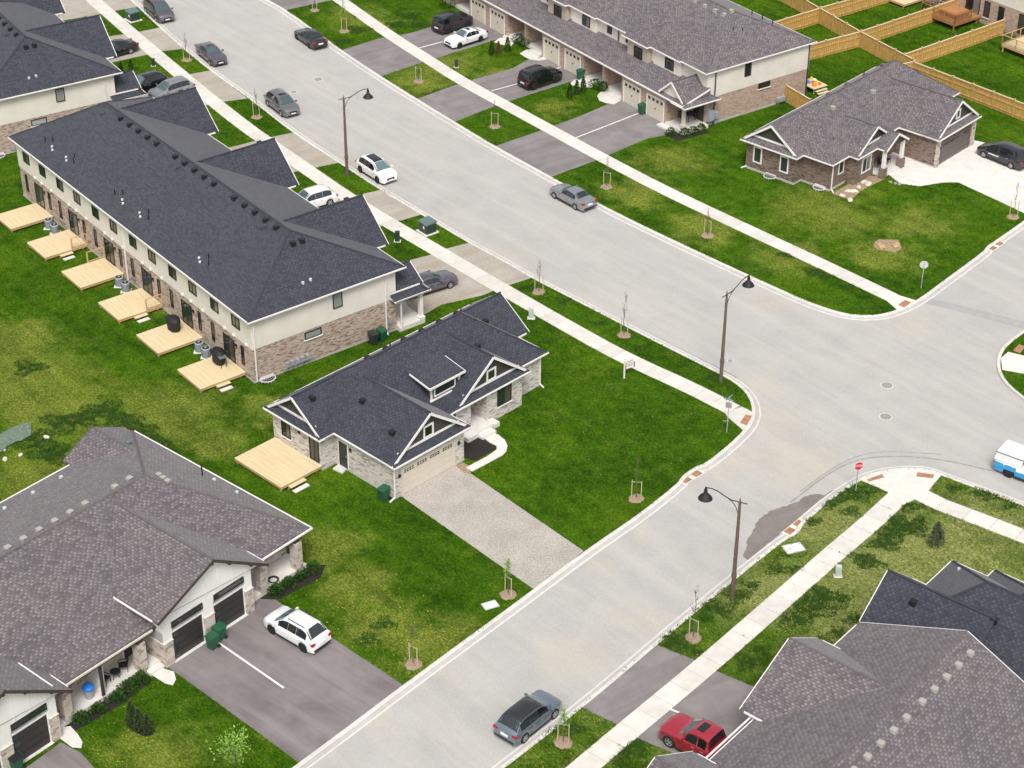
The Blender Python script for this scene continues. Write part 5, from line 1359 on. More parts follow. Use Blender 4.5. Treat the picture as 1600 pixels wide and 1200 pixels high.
park(make_car('sedan', 'silver', 'silver-grey sedan parked by the right curb in mid street'), (866, 310), (899, 328), 1, ZR)
park(make_car('suv', 'white', 'white SUV with dark glass roof by the left street lamp', roofm='glass', rim='rim_dark'), (591, 287), (563, 269), -1, ZR)
park(make_car('suv', 'grey', 'dark grey wagon with sunroof parked by the left curb', sunroof=True), (440, 182), (419.5, 166.5), -1, ZR)
park(make_car('sedan', 'darkgrey', 'dark sedan parked by the right curb near the top, tail to the camera', rim='rim_dark'), (465, 62.5), (482.5, 75), 1, ZR)
park(make_car('sedan', 'purplegrey', 'purplish grey sedan with sunroof parked uphill of the grey wagon', sunroof=True), (329, 103), (311, 87.5), -1, ZR)
park(make_car('van', 'purplegrey', 'dark minivan at the top edge of the street', name='parked_van', cat='van'), (246, 34.5), (229.5, 19.5), -1, ZR)
park(make_car('sedan', 'black', 'black sedan on a drive behind the roof at the upper left'), (171, 93.5), (200, 85.5), 1, .01)
park(make_car('suv', 'black', 'black SUV on the drive between the two left townhouse roofs'), (223, 148.5), (250, 140.5), 1, .01)
park(make_car('suv', 'silver', 'silver car roof peeping over the dark gable at the upper left'), (262, 158), (289, 150), 1, .01)
park(make_car('suv', 'white', 'white car mostly hidden behind the middle dark gable'), (480, 332), (508, 324), 1, .01)
park(make_car('sedan', 'purplegrey', 'dark violet-grey sedan on the tan drive beside the townhouse porch'), (699, 452), (662, 463.5), -1, .01)
park(make_car('boxy', 'black', 'boxy black SUV on the asphalt drive by the cream garages', rim='rim_dark', rails=True, sunroof=True), (869, 129), (834, 140.5), -1, .01)
park(make_car('sedan', 'white', 'white sedan with sunroof facing the street on the upper drive', rim='rim_dark', sunroof=True), (716, 76.5), (753, 64.5), 1, .01)
park(make_car('boxy', 'darkgrey', 'boxy charcoal SUV beside the white sedan on the upper drive', rim='rim_dark', sunroof=True, rails=True), (732, 42), (697.5, 54), -1, .01)
park(make_car('van', 'darkgrey', 'dark grey minivan with a white door decal on the concrete drive', name='parked_van', cat='van'), (1536, 245.5), (1581, 264), 1, .01)
van = bpy.data.objects['parked_van.001']
MB().box(-.1, 1.0, .985, .995, .66, .76, 'plate').build('decal', van)
pk = make_car('pickup', 'red', 'dark red pickup truck on the bottom drive beside the grey-roofed house', name='pickup_truck', cat='pickup truck', sunroof=True)
a_, b_ = at(1046, 1166, .01), W4(-8, 0) * 0
hd_ = (W4(0, 0) - W4(1, 0)).normalized(); ctr = a_ - hd_ * 1.8 - Vector((-hd_.y, hd_.x, 0)) * .85
pk.location = (ctr.x, ctr.y, .01); pk.rotation_euler = (0, 0, math.atan2(hd_.y, hd_.x))
pk2 = make_car('pickup', 'white', 'white pickup with blue side graphics and white bed cap leaving at the right edge', name='pickup_truck', cat='pickup truck', cap=True, lower='cyan', rim='rim_dark')
a_ = at(1575, 745, ZR); dd = (at(1600, 787, 0) - at(1475, 740, 0)); dd.z = 0; dd.normalize(); ctr = a_ + dd * 1.8 + Vector((-dd.y, dd.x, 0)) * .85
pk2.location = (ctr.x, ctr.y, ZR); pk2.rotation_euler = (0, 0, math.atan2(dd.y, dd.x))

# ================================================================== street furniture
def street_lamp(base, tip, label, z=7.6):
    b = at(*base); t = at(*tip, z + .45); d = (t - b); d.z = 0; reach = d.length; d.normalize(); reach = 2.15
    o = thing('street_lamp', label, 'street lamp', b, math.atan2(d.y, d.x), 'street lamps')
    MB().tube((0, 0, -.1), (0, 0, 3), .15, .13, 'pole', 12).tube((0, 0, 3), (0, 0, z), .13, .085, 'pole', 12).lathe([(.09, z), (.05, z + .08), (.012, z + .3)], 'pole', n=8).build('pole', o, smooth=True)
    MB().lathe([(.17, 1.7), (.17, 2.0)], 'pole', n=10).build('collar', o)
    a = MB(); P = [Vector(p) for p in ((-.45, 0, z - .12), (0, 0, z - .05), (.55, 0, z + .06), (1.0, 0, z + .33), (1.4, 0, z + .62), (1.8, 0, z + .78), (reach, 0, z + .80))]
    for p, q in zip(P, P[1:]): a.tube(p, q, .035, .035, 'black', 8)
    Q = [Vector(p) for p in ((.08, 0, z - .9), (.22, 0, z - .45), (.45, 0, z - .08), (.75, 0, z + .15))]
    for p, q in zip(Q, Q[1:]): a.tube(p, q, .025, .025, 'black', 6)
    a.build('bracket_arm', o)
    h = MB().lathe([(.05, .86), (.06, .78), (.11, .66), (.12, .45), (.16, .38), (.40, .12), (.46, .0)], 'cover', (reach, 0, z - .02), 18)
    MB_ = h.build('lamp_shade', o, smooth=True, angle=40)
    MB().lathe([(.40, .02), (.30, -.05), (.05, -.09)], 'head', (reach, 0, z - .02), 14).build('lens', MB_)
street_lamp((1126, 597), (1163, 440), 'brown street lamp with a dark bell shade at the corner by the crossing')
street_lamp((542.5, 275), (563, 145), 'brown street lamp with bell shade beside the white SUV on the left curb')
street_lamp((1144, 935), (1112, 770), 'brown street lamp on the lower verge, bell shade reaching left over the wet patch')

TXT = {}
def text(parent, body, loc, rot, size, m, ext=.004):
    cu = bpy.data.curves.new('lettering', 'FONT'); cu.body = body; cu.size = size; cu.align_x = 'CENTER'; cu.align_y = 'CENTER'; cu.extrude = ext
    tmp = bpy.data.objects.new('t', cu); COL.objects.link(tmp); dg = bpy.context.evaluated_depsgraph_get()
    me = bpy.data.meshes.new_from_object(tmp.evaluated_get(dg)); bpy.data.objects.remove(tmp); me.materials.clear(); me.materials.append(MT[m])
    o = link('lettering', me, parent, loc); o.rotation_euler = rot; return o
def octagon(r, y, t, m, mb):
    P = [(r * math.cos(math.pi / 8 + i * math.pi / 4), r * math.sin(math.pi / 8 + i * math.pi / 4)) for i in range(8)]
    vs = [(x, y, z) for x, z in P] + [(x, y + t, z) for x, z in P]
    return mb.shell([(x, yy, z) for x, yy, z in vs], [tuple(range(8)), tuple(range(15, 7, -1))] + [(i, i + 8, (i + 1) % 8 + 8, (i + 1) % 8) for i in range(8)], m)
def stop_sign(base, face_angle, label, back=False):
    o = thing('stop_sign', label, 'stop sign', at(*base), face_angle)   # face looks along local -y
    MB().box(-.03, .03, -.0, .05, -.2, 2.45, 'ac').build('post', o)
    p = octagon(.36, -.012, .01, 'pale_grey', MB()).build('sign_plate', o, (0, 0, 2.15))
    octagon(.355, -.018, .005, 'plate', MB()).build('border', p); octagon(.325, -.024, .005, 'red', MB()).build('face', p)
    text(p, 'STOP', (0, -.026, 0), (math.pi / 2, 0, 0), .25, 'plate')
    return o
b_ = at(1337, 768); stop_sign((1337, 768), math.atan2(-(-b_.y), -(b_.x)) * 0 + .25, 'red STOP sign on a post at the lower corner of the crossing')
stop_sign((1439, 450), math.pi - .1, 'stop sign seen from its pale back on the upper corner lawn')
o = thing('street_name_sign', 'street name sign post with crossed green blades at the corner by the sidewalk', 'street sign', at(1135.5, 676))
MB().box(-.03, .03, -.03, .03, -.2, 3.0, 'ac').build('post', o)
for k, (rz, zz) in enumerate(((-.62, 2.78), (.95, 2.96))):
    b1 = MB().box(-.45, .45, -.012, .012, 0, .16, 'sign_green').build('name_blade', o, (0, 0, zz), rz)
    MB().box(-.36, .36, -.016, -.012, .06, .10, 'plate').build('lettering_band', b1)
MB().box(-.22, .22, -.05, -.03, 2.15, 2.62, 'iron').build('notice_plate', o, None, -.3)
MB().box(-.35, .1, -.02, .02, 1.0, 1.03, 'ac').build('bracket', o)
o = thing('realty_sign', 'white realty sign hanging from a white post by the sidewalk', 'sign', at(975, 591), .55)
MB().box(-.05, .05, -.05, .05, -.1, 1.75, 'white').build('post', o)
MB().box(-.18, .98, -.03, .03, 1.55, 1.63, 'white').build('arm', o)
pn = MB().box(.12, .92, -.015, .015, .75, 1.5, 'white').build('panel', o)
MB().box(.84, .925, -.02, .02, .75, 1.2, 'black').build('panel_stripe', pn); MB().box(.12, .17, -.02, .02, .75, 1.35, 'red').build('panel_stripe', pn)
for z in (1.36, 1.22, 1.08, .94): MB().box(.25, .75, -.019, -.015, z, z + .05, 'iron').build('text_line', pn)

def transformer(px, label, rz=-.9):
    o = thing('transformer_box', label, 'utility box', at(*px), rz, None)
    MB().box(-.75, .75, -.7, .7, -.1, .08, 'concrete').build('pad', o)
    MB().box(-.58, .58, -.52, .52, .08, .95, 'box_green').build('cabinet', o)
    MB().shell([(-.62, -.56, .93), (.62, -.56, .93), (.62, .56, .93), (-.62, .56, .93), (-.62, -.56, 1.0), (.62, -.56, 1.0), (.62, .56, 1.12), (-.62, .56, 1.12)], [(0, 1, 5, 4), (1, 2, 6, 5), (2, 3, 7, 6), (3, 0, 4, 7), (4, 5, 6, 7)], 'box_top').build('lid', o)
    MB().box(.1, .28, -.54, -.52, .5, .75, 'plate').build('decal', o); MB().box(-.01, .01, -.535, -.52, .12, .9, 'black').build('door_seam', o)
transformer((668, 362), 'green transformer box on a concrete pad, grass patch beside the middle left drives')
transformer((208, 31), 'green transformer box on the top left grass patch')
def pedestal(px, m, label, h=.95, r=.2):
    o = thing('utility_pedestal', label, 'utility pedestal', at(*px))
    MB().box(-r, r, -r * .75, r * .75, -.1, h - .15, m).build('housing', o); MB().shell([(-r * 1.1, -r * .85, h - .15), (r * 1.1, -r * .85, h - .15), (r * 1.1, r * .85, h - .15), (-r * 1.1, r * .85, h - .15), (-r, -r * .7, h), (r, -r * .7, h), (r, r * .7, h), (-r, r * .7, h)], [(0, 1, 5, 4), (1, 2, 6, 5), (2, 3, 7, 6), (3, 0, 4, 7), (4, 5, 6, 7)], m).build('lid', o)
    MB().box(-r * 1.5, r * 1.5, -r * 1.2, r * 1.2, -.1, .04, 'concrete').build('base', o)
pedestal((830, 497), 'pale_grey', 'pale grey utility pedestal between the sidewalk and the corner bungalow')
pedestal((621, 377), 'box_green', 'dark green utility pedestal beside the sidewalk near the townhouses')
pedestal((713, 105), 'bin_grey', 'dark pedestal on the grass between the two upper right drives', .8, .16)
pedestal((240, 103), 'box_green', 'small dark green pedestal on the upper left lawn', .8, .16)
pedestal((1309, 900), 'pale_grey', 'pale round-topped pedestal beside the lower sidewalk', .85, .18)
def flatlid(px, label, w_=.75, rz=0):
    o = thing('utility_vault', label, 'vault cover', at(*px), rz); MB().box(-w_, w_, -w_ * .7, w_ * .7, -.1, .05, 'pale_grey').build('collar', o); MB().box(-w_ + .08, w_ - .08, -w_ * .7 + .08, w_ * .7 - .08, .05, .065, 'plate').build('lid', o)
flatlid((1240, 857), 'flat pale grey vault cover on the lower verge by the wet patch', .68, .35); flatlid((766, 946), 'flat pale vault cover in the lawn near the lower curb', .5, .45)

def bin_(px, m, label, z=0, rz=0., lid=None, s=1.0, p=None):
    key = ('bin', m, lid)
    if key not in CACHE:
        b = MB(); b.shell([(-.22, -.26, .06), (.22, -.26, .06), (.22, .26, .06), (-.22, .26, .06), (-.30, -.33, .95), (.30, -.33, .95), (.30, .33, .95), (-.30, .33, .95)], [(3, 2, 1, 0), (0, 1, 5, 4), (1, 2, 6, 5), (2, 3, 7, 6), (3, 0, 4, 7)], m)
        b.box(-.32, .32, -.35, .35, .90, .95, m); b1 = b.mesh('container')
        l = MB().shell([(-.33, -.38, .95), (.33, -.38, .95), (.33, .36, .95), (-.33, .36, .95), (-.28, -.30, 1.05), (.28, -.30, 1.05), (.28, .30, 1.08), (-.28, .30, 1.08)], [(0, 1, 5, 4), (1, 2, 6, 5), (2, 3, 7, 6), (3, 0, 4, 7), (4, 5, 6, 7)], lid or m)
        l.bar((-.24, .40, 1.0), (.24, .40, 1.0), .04, m); w_ = MB().tube((-.3, .28, .12), (-.24, .28, .12), .12, .12, 'black', 12).mesh('wheel')
        CACHE[key] = (b1, l.mesh('lid'), w_)
    b1, l, w_ = CACHE[key]; o = thing('wheeled_bin', label, 'bin', p if p is not None else at(*px, z), rz); o.scale = (s, s, s)
    link('container', b1, o); link('lid', l, o); link('wheel', w_, o); link('wheel', w_, o, (.54, 0, 0)); return o
bin_((600, 781), 'bin_green', 'green wheeled bin at the garage corner of the corner bungalow', rz=-.7)
bin_(None, 'bin_grey', 'dark grey wheeled bin against the brown brick end wall', p=W1(.3, 10.3), rz=.7)
bin_(None, 'bin_green', 'green wheeled bin next to the dark grey one by the end wall', p=W1(.3, 11.1), rz=.7)
bin_((907, 124), 'bin_green', 'green wheeled bin in front of the garage near the black SUV', rz=-.9)
bin_((1003, 178), 'bin_green', 'green wheeled bin between the two cream garage doors at the row end', rz=-.9)
bin_((333, 1012), 'bin_green', 'green wheeled bin at the front, left of the two between dark garage doors', rz=-.7)
bin_((344, 998), 'bin_green', 'green wheeled bin at the rear of the pair between dark garage doors', rz=-.7)
bin_((27, 1203), 'bin_green', 'green wheeled bin cut by the bottom edge at the lower left garage', rz=-.7, lid='cover')
bin_((1428, 124), 'bin_green', 'green bin in the fence corner behind the brown bungalow', rz=.4)
# blue bin, chairs and things on the porches of the modern row
o = thing('recycling_bin', 'round blue bin with a shiny blue lid on the porch', 'bin', WB(-1.15, -9.9, .3)); MB().lathe([(.24, 0), (.32, .7), (.32, .72)], 'ac', n=16).build('container', o); MB().lathe([(.36, .7), (.37, .78), (.28, .92), (.06, .98)], 'blue', n=16).build('lid', o, smooth=True)
bx = thing('storage_tub', 'blue tub on the step beside the lower left porch pillar', 'tub', WB(-.9, -12.75, .3)); MB().box(-.2, .2, -.2, .2, 0, .45, 'toy_blue').build('tub', bx); MB().box(-.23, .23, -.23, .23, .45, .5, 'toy_blue').build('rim', bx)
bx = thing('purple_bag', 'purple bag beside the stone pillar right of the garages', 'bag', WB(-1.2, 2.95, .3)); MB().lathe([(.18, 0), (.26, .2), (.24, .5), (.12, .66), (.05, .7)], 'purple', n=12).build('bag', bx, smooth=True); MB().bar((-.1, 0, .66), (.1, 0, .66), .04, 'purple').build('handle', bx)
def chair(loc, rz, label, m='black'):
    o = thing('patio_chair', label, 'chair', loc, rz)
    MB().box(-.26, .26, -.26, .26, .42, .46, m).build('seat', o); MB().shell([(-.26, .22, .46), (.26, .22, .46), (.24, .34, .98), (-.24, .34, .98), (-.26, .26, .46), (.26, .26, .46), (.24, .38, .98), (-.24, .38, .98)], [(0, 1, 2, 3), (7, 6, 5, 4), (0, 4, 5, 1), (1, 5, 6, 2), (2, 6, 7, 3), (3, 7, 4, 0)], m).build('backrest', o)
    for x in (-.24, .24):
        MB().bar((x, -.24, .62), (x, .28, .66), .04, m).build('armrest', o)
        for y in (-.24, .24): MB().bar((x, y, 0), (x, y, .62 if y < 0 else .44), .03, m).build('leg', o)
    return o
chair(WB(-1.5, -7.0, .3), -1.3, 'black patio chair on the porch beside the stone pillar'); chair(WB(-1.4, -8.5, .3), 1.2, 'black patio chair half hidden by the brown downpipes')
o = thing('patio_table', 'small round black table between the porch chairs', 'table', WB(-1.3, -7.75, .3)); MB().lathe([(.32, .5), (.33, .53), (.30, .54)], 'black', n=16).build('table_top', o)
for k in range(3): a = k * 2.1; MB().bar((.25 * math.cos(a), .25 * math.sin(a), 0), (.05 * math.cos(a), .05 * math.sin(a), .5), .03, 'black').build('leg', o)
o = thing('hose_coil', 'coiled black garden hose lying on the right porch', 'hose', WB(-.95, 5.0, .3))
m = MB()
for k in range(3):
    R_ = .26 + .05 * k
    for i in range(16): a, b = 2 * math.pi * i / 16, 2 * math.pi * (i + 1) / 16; m.tube((R_ * math.cos(a), R_ * math.sin(a), .03 + .02 * k), (R_ * math.cos(b), R_ * math.sin(b), .03 + .02 * k), .022, .022, 'black', 5, False)
m.build('coil', o)
chair(W2(-1.9, -2.2, .34), .5, 'dark brown chair on the end porch of the far row', 'brown_trim')
o = thing('patio_table', 'dark brown table on the end porch of the far row', 'table', W2(-1.7, -1.4, .34), .6); MB().box(-.5, .5, -.4, .4, .68, .73, 'brown_trim').build('table_top', o)
for x in (-.42, .42):
    for y in (-.32, .32): MB().bar((x, y, 0), (x, y, .68), .05, 'brown_trim').build('leg', o)
chair(W3(-3.6, -2.4, .16), .9, 'black chair between the white porch posts of the brown bungalow'); chair(W3(-3.5, -3.5, .16), .9, 'black chair beside the door of the brown bungalow')
# toys and steps at the far row corner
o = thing('play_set', 'pile of orange, yellow and blue plastic toys on a small deck', 'toys', W2(-.9, 13.4), fr(54.87))
MB().box(-1.2, 1.0, -.6, 1.2, .55, .62, 'deck').build('platform', o)
for x in (-1.0, .8):
    for y in (-.4, 1.0): MB().box(x - .05, x + .05, y - .05, y + .05, -.1, .55, 'deckframe').build('leg', o)
for k in range(3): MB().box(1.05 + k * .3, 1.35 + k * .3, -.5, .9, .38 - k * .16, .43 - k * .16, 'deck').build('step', o)
for (x, y, z, s, mm) in ((.4, 0, .62, .45, 'orange'), (-.1, .5, .62, .5, 'yellow'), (-.5, -.1, .62, .4, 'toy_blue'), (.1, .2, 1.0, .3, 'plate'), (.5, .6, .62, .35, 'orange'), (-.2, .1, 1.1, .28, 'yellow')):
    MB().lathe([(s * .5, 0), (s * .55, s * .3), (s * .4, s * .75), (s * .1, s * .9)], mm, (x, y, z), 10).build('toy', o)

# rocks
def rock(px, s, m, label, p=None):
    o = thing('rock', label, 'rock', p if p is not None else at(*px), random.uniform(0, 6)); bm = bmesh.new(); bmesh.ops.create_icosphere(bm, subdivisions=2, radius=1)
    for v in bm.verts:
        k = 1 + .35 * noise.noise(v.co * 1.7 + Vector((s * 9, px[0] if px else 1, 0))); v.co = Vector((v.co.x * k * s, v.co.y * k * s * .65, v.co.z * k * s * .45 + s * .15))
    me = bpy.data.meshes.new('rock'); bm.to_mesh(me); bm.free(); me.materials.append(MT[m]); link('boulder', me, o)
sheet('mulch_bed', [(1367, 378), (1372, 374), (1404, 375), (1409, 388), (1400, 394), (1372, 390), (1365, 386)], 'dirt', .02)
rock((1377, 386), .45, 'rock', 'orange-brown boulder in the lawn bed, left one'); rock((1400, 384), .42, 'rock', 'orange-brown boulder in the lawn bed, right one')
for i, (x, y) in enumerate(((1316, 306), (1328, 313), (1334, 300), (1342, 293), (1350, 285), (1357, 288), (1325, 299))):
    rock((x, y), .32 + .05 * (i % 3), 'stone_edge', ['pale flat stone at the front corner of the dirt bed', 'pale edging stone at the tip of the dirt bed', 'pale stone in the middle of the dirt bed', 'pale stone by the lawn edge of the dirt bed', 'pale stone below the wide window', 'pale stone near the porch end of the dirt bed', 'pale stone under the downpipe corner'][i])
for i, (x, y) in enumerate(((1391, 285), (1399, 287), (1405, 288))):
    rock((x, y), .22, 'iron', ['small dark plant stone edging the concrete drive, left of three', 'small dark edging stone, middle of three', 'small dark edging stone, right of three'][i])

# ================================================================== plants
def sapling(px, h, label, leaf=None, stakes=2, spread=.35, z=0):
    o = thing('sapling', label, 'young tree', at(*px), random.uniform(-.4, .4) - .7, 'staked young street trees'); rnd = random.Random(int(px[0] * 7 + px[1]))
    m = MB(); P = [Vector((rnd.uniform(-.03, .03) * k, rnd.uniform(-.03, .03) * k, h * k / 6)) for k in range(7)]
    for i in range(6): m.tube(P[i], P[i + 1], .035 * (1 - i / 7), .035 * (1 - (i + 1) / 7), 'bark', 6, False)
    m.build('trunk', o)
    br = MB(); lf = MB()
    for i in range(16):
        t = rnd.uniform(.38, .95); p = Vector((0, 0, h * t)); a = rnd.uniform(0, 6.28); L = spread * h * rnd.uniform(.25, .5) * (1.15 - t); 
        q = p + Vector((math.cos(a) * L * .45, math.sin(a) * L * .45, L * .9)); r_ = q + Vector((math.cos(a + .5) * L * .2, math.sin(a + .5) * L * .2, L * .55))
        br.tube(p, q, .014, .009, 'bark', 4, False); br.tube(q, r_, .009, .004, 'bark', 4, False)
        q2 = q + Vector((math.cos(a - .8) * L * .3, math.sin(a - .8) * L * .3, L * .3)); br.tube(q, q2, .008, .004, 'bark', 4, False)
        if leaf:
            for k in range(14):
                c = q.lerp(r_, rnd.random()) + Vector((rnd.gauss(0, .1), rnd.gauss(0, .1), rnd.gauss(0, .12))); s = rnd.uniform(.03, .07); u = Vector((rnd.gauss(0, 1), rnd.gauss(0, 1), rnd.gauss(0, .6))).normalized(); v = u.cross(Vector((rnd.random(), rnd.random(), 1))).normalized()
                lf.face([c - u * s, c - v * s * .6, c + u * s, c + v * s * .6], leaf)
    br.build('branches', o, kind='stuff')
    if leaf: lf.build('leaves', o, kind='stuff')
    for s in (-1, 1)[:stakes]: MB().tube((s * .33, .05 * s, -.1), (s * .33, .05 * s, 1.5), .03, .03, 'stake', 6).build('stake', o)
    if stakes == 2: MB().bar((-.33, -.05, 1.35), (.33, .05, 1.42), .04, 'stake', .015).build('tie', o)
    mm = MB(); n = 18; vs = [(0, 0, .10)]
    for k, (rr, zz) in enumerate(((.3, .09), (.48, .05), (.56, .0))):
        for i in range(n): a = 2 * math.pi * i / n; q = rr * rnd.uniform(.85, 1.12); vs.append((q * math.cos(a), q * math.sin(a), zz + rnd.uniform(-.015, .02) * (k < 2)))
    fs = [(0, 1 + i, 1 + (i + 1) % n) for i in range(n)] + [(1 + k * n + i, 1 + (k + 1) * n + i, 1 + (k + 1) * n + (i + 1) % n, 1 + k * n + (i + 1) % n) for k in range(2) for i in range(n)]
    mm.shell(vs, fs, 'mulch').build('mulch_mound', o)
    return o
SP = [((292, 94), 3.0, 'bare staked sapling on the second left grass patch from the top', None), ((401, 183), 3.0, 'bare staked sapling beside the grey wagon', None), ((492, 16), 1.9, 'staked sapling cut off by the top edge on the right verge', None),
      ((538, 49), 3.6, 'leafy yellow-green staked sapling on the upper right verge', 'lime_leaf'), ((654, 127), 2.2, 'short staked sapling on the verge between the two upper asphalt drives', None), ((773, 198), 2.8, 'staked sapling on the verge above the wide asphalt drive', None),
      ((948, 292), 3.0, 'staked sapling on the right verge near the silver sedan', None), ((1105, 368), 2.7, 'staked sapling on the long right verge nearest the crossing', None), ((1583, 339), 3.4, 'bare sapling at the right edge beside the concrete drive', None),
      ((842, 456), 3.0, 'thin staked sapling at the upper end of the corner verge', None), ((975, 524), 3.9, 'tall bare sapling in the middle of the corner verge', None), ((994, 779), 3.6, 'bare staked sapling on the corner lawn near the catch basin', None),
      ((794, 929), 2.9, 'staked sapling with fresh green tips beside the gravel drive', 'lime_leaf'), ((646, 1038), 3.6, 'bare staked sapling near the end of the lower asphalt drive', None), ((1083, 996), 4.2, 'bare staked sapling on the weedy verge below the street lamp', None),
      ((880, 1160), 2.6, 'sapling on the bottom verge beside the steel-blue SUV', 'lime_leaf')]
for p, h, l, lf in SP: sapling(p, h, l, lf, spread=.45)
def leafy(loc, h, r, label, m, cat='shrub', shape='cone', n=700, name='shrub', leaf=.07, group=None, core=True):
    o = thing(name, label, cat, loc, 0, group); rnd = random.Random(int(loc[0] * 31 + loc[1] * 17 + h * 100))
    MB().tube((0, 0, -.1), (0, 0, h * .8), .04 + r * .03, .01, 'bark', 6).build('stem', o)
    lf = MB()
    for i in range(n):
        t = rnd.random() ** .8; a = rnd.uniform(0, 6.283)
        if shape == 'cone': rr = r * (math.sin(min(1, (t + .08) * 3.2) * math.pi / 2)) * (1 - t) ** .62 
        elif shape == 'spray': rr = r * (.35 + t) * rnd.uniform(.2, 1)
        else: rr = r * math.sqrt(max(0.02, 1 - (2 * t - 1) ** 2))
        rr *= (1 + .22 * math.sin(a * 3 + h * 5) + rnd.gauss(0, .10)) * (rnd.random() ** .22)
        c = Vector((rr * math.cos(a), rr * math.sin(a), .04 + t * h)); s = leaf * rnd.uniform(.6, 1.5)
        u = (Vector((math.cos(a), math.sin(a), rnd.uniform(.2, 1.6))) + Vector((rnd.gauss(0, .5), rnd.gauss(0, .5), rnd.gauss(0, .5)))).normalized(); v = u.cross(Vector((rnd.gauss(0, 1), rnd.gauss(0, 1), rnd.gauss(0, 1)))).normalized()
        lf.face([c - u * s, c - v * s * .55, c + u * s, c + v * s * .55], m)
    lf.build('foliage', o, kind='stuff')
    return o
leafy(at(208, 1135), 1.9, .42, 'dark conical cedar, leftmost of three in the lower left lawn', 'cedar', 'cedar', n=1500, name='cedar_shrub', group='three cedars')
leafy(at(219, 1142), 1.7, .40, 'dark conical cedar, middle of three in the lower left lawn', 'cedar', 'cedar', n=1400, name='cedar_shrub', group='three cedars')
leafy(at(232, 1146), 1.45, .38, 'dark conical cedar, rightmost of three in the lower left lawn', 'cedar', 'cedar', n=1300, name='cedar_shrub', group='three cedars')
sheet('mulch_bed', [(200, 1128), (214, 1126), (240, 1140), (238, 1149), (222, 1150), (204, 1140)], 'soil', .02)
leafy(at(368, 1195), 2.0, 1.1, 'bright lime green spreading young tree by the lower asphalt drive', 'lime_leaf', 'tree', 'spray', 900, 'young_tree', .07)
leafy(at(1461, 853), 1.9, .62, 'small grey-green fir in the weedy lower right lawn', 'fir', 'tree', 'cone', 800, 'fir_sapling', .08)
for i, (x, y, l) in enumerate(((890, 153, 'cone-shaped evergreen, leftmost of three by the middle walkway'), (901, 148, 'cone-shaped evergreen, middle of three by the middle walkway'), (911, 144, 'cone-shaped evergreen, rightmost of three by the middle walkway'), (768, 86, 'cone-shaped evergreen left of the rusty one by the white sedan'), (793, 80, 'cone-shaped evergreen right of the rusty one'))):
    leafy(at(x, y), 1.5, .38, l, 'leaf', 'cedar', n=500, name='cedar_shrub')
leafy(at(779, 84), 1.3, .32, 'rusty brown dying evergreen between two green ones', 'brown_leaf', 'cedar', n=400, name='cedar_shrub')
leafy(at(190, 117), 1.3, .3, 'small dark evergreen on the upper left lawn, left of two', 'leaf', 'cedar', n=300, name='cedar_shrub'); leafy(at(205, 112), 1.3, .3, 'small dark evergreen on the upper left lawn, right of two', 'leaf', 'cedar', n=300, name='cedar_shrub')
BR = [((810, 68), 'leafy shrub beside the porch by the white sedan'), ((820, 73), 'round shrub left of the brick pillar near the upper walkway'), ((930, 139), 'rounded shrub left of the middle walkway'), ((942, 143), 'dark shrub beside the middle porch steps')]
for p, l in BR: leafy(at(*p), 1.0, .6, l, 'leaf', shape='ball', n=420)
leafy(at(700, 12), 1.8, 1.1, 'leafy green bush at the top edge beside the porch', 'leaf', shape='ball', n=900)
for i, (u, v) in enumerate(((.25, -3.6), (.4, -2.7), (.35, -1.7), (-.6, -4.6))): leafy(W2(u, v), .75, .5, ['low shrub at the outer corner of the end porch', 'low dark shrub in the middle beside the end porch', 'low shrub nearest the meters beside the end porch', 'low shrub in front of the end porch step'][i], 'leaf', shape='ball', n=260)
sheet('mulch_bed', [tuple(W2(u, v)[:2]) for u, v in ((.12, -1.0), (.12, -3.7), (-1.2, -3.75), (-1.2, -4.9), (.7, -4.9), (1.0, -1.0))], 'soil', .02, px=False)
sheet('mulch_bed', [tuple(WB(u, v)[:2]) for u, v in ((-.54, -12.4), (-.54, -6.2), (.2, -6.2), (.5, -9), (.2, -12.4))], 'soil', .02, px=False)
sheet('mulch_bed', [tuple(WB(u, v)[:2]) for u, v in ((-.54, 3.4), (-.54, 7.9), (.2, 8.6), (.9, 7.4), (.5, 4.2))], 'soil', .02, px=False)
for i, (u, v, r_) in enumerate(((-.1, -6.9, .55), (0, -7.9, .6), (.1, -8.8, .5), (0, -10.2, .45), (-.1, -11.4, .5), (-.1, 4.4, .5), (.0, 5.4, .5), (.1, 6.4, .42), (.2, 7.4, .6))):
    leafy(WB(u, v), r_ * 1.25, r_, ['bushy shrub beside the front step of the modern row', 'wide bushy shrub below the patio chairs', 'shrub at the foot of the brown downpipes', 'small shrub in front of the blue bin', 'shrub beside the lower left stone pillar', 'shrub in the bed right of the garage pier', 'low shrub below the hose coil', 'small shrub in the right porch bed', 'spiky shrub at the far porch pillar'][i], 'leaf', shape='ball', n=420)
sheet('walkway', [(248, 1042), (262, 1047), (272, 1050), (275, 1062), (270, 1071), (258, 1068), (236, 1054), (232, 1048)], 'concrete', .03)
sheet('walkway', [(95, 1137), (110, 1135), (122, 1148), (129, 1160), (127, 1169), (113, 1168), (98, 1157), (88, 1150)], 'concrete', .03)
o = thing('garden_netting', 'greenish garden netting lying on the grass at the left edge', 'netting', at(20, 690)); m = MB()
NT_ = [((-12, 712), (-6, 682)), ((2, 706), (4, 676)), ((12, 697), (18, 668)), ((24, 690), (30, 664)), ((34, 688), (40, 660)), ((49, 679), (48, 661))]
G_ = [[at(a[0] + (b[0] - a[0]) * k / 4, a[1] + (b[1] - a[1]) * k / 4, .06 + .10 * abs(math.sin(i * 1.7 + k * 1.1))) - at(20, 690) for i, (a, b) in enumerate(NT_)] for k in range(5)]
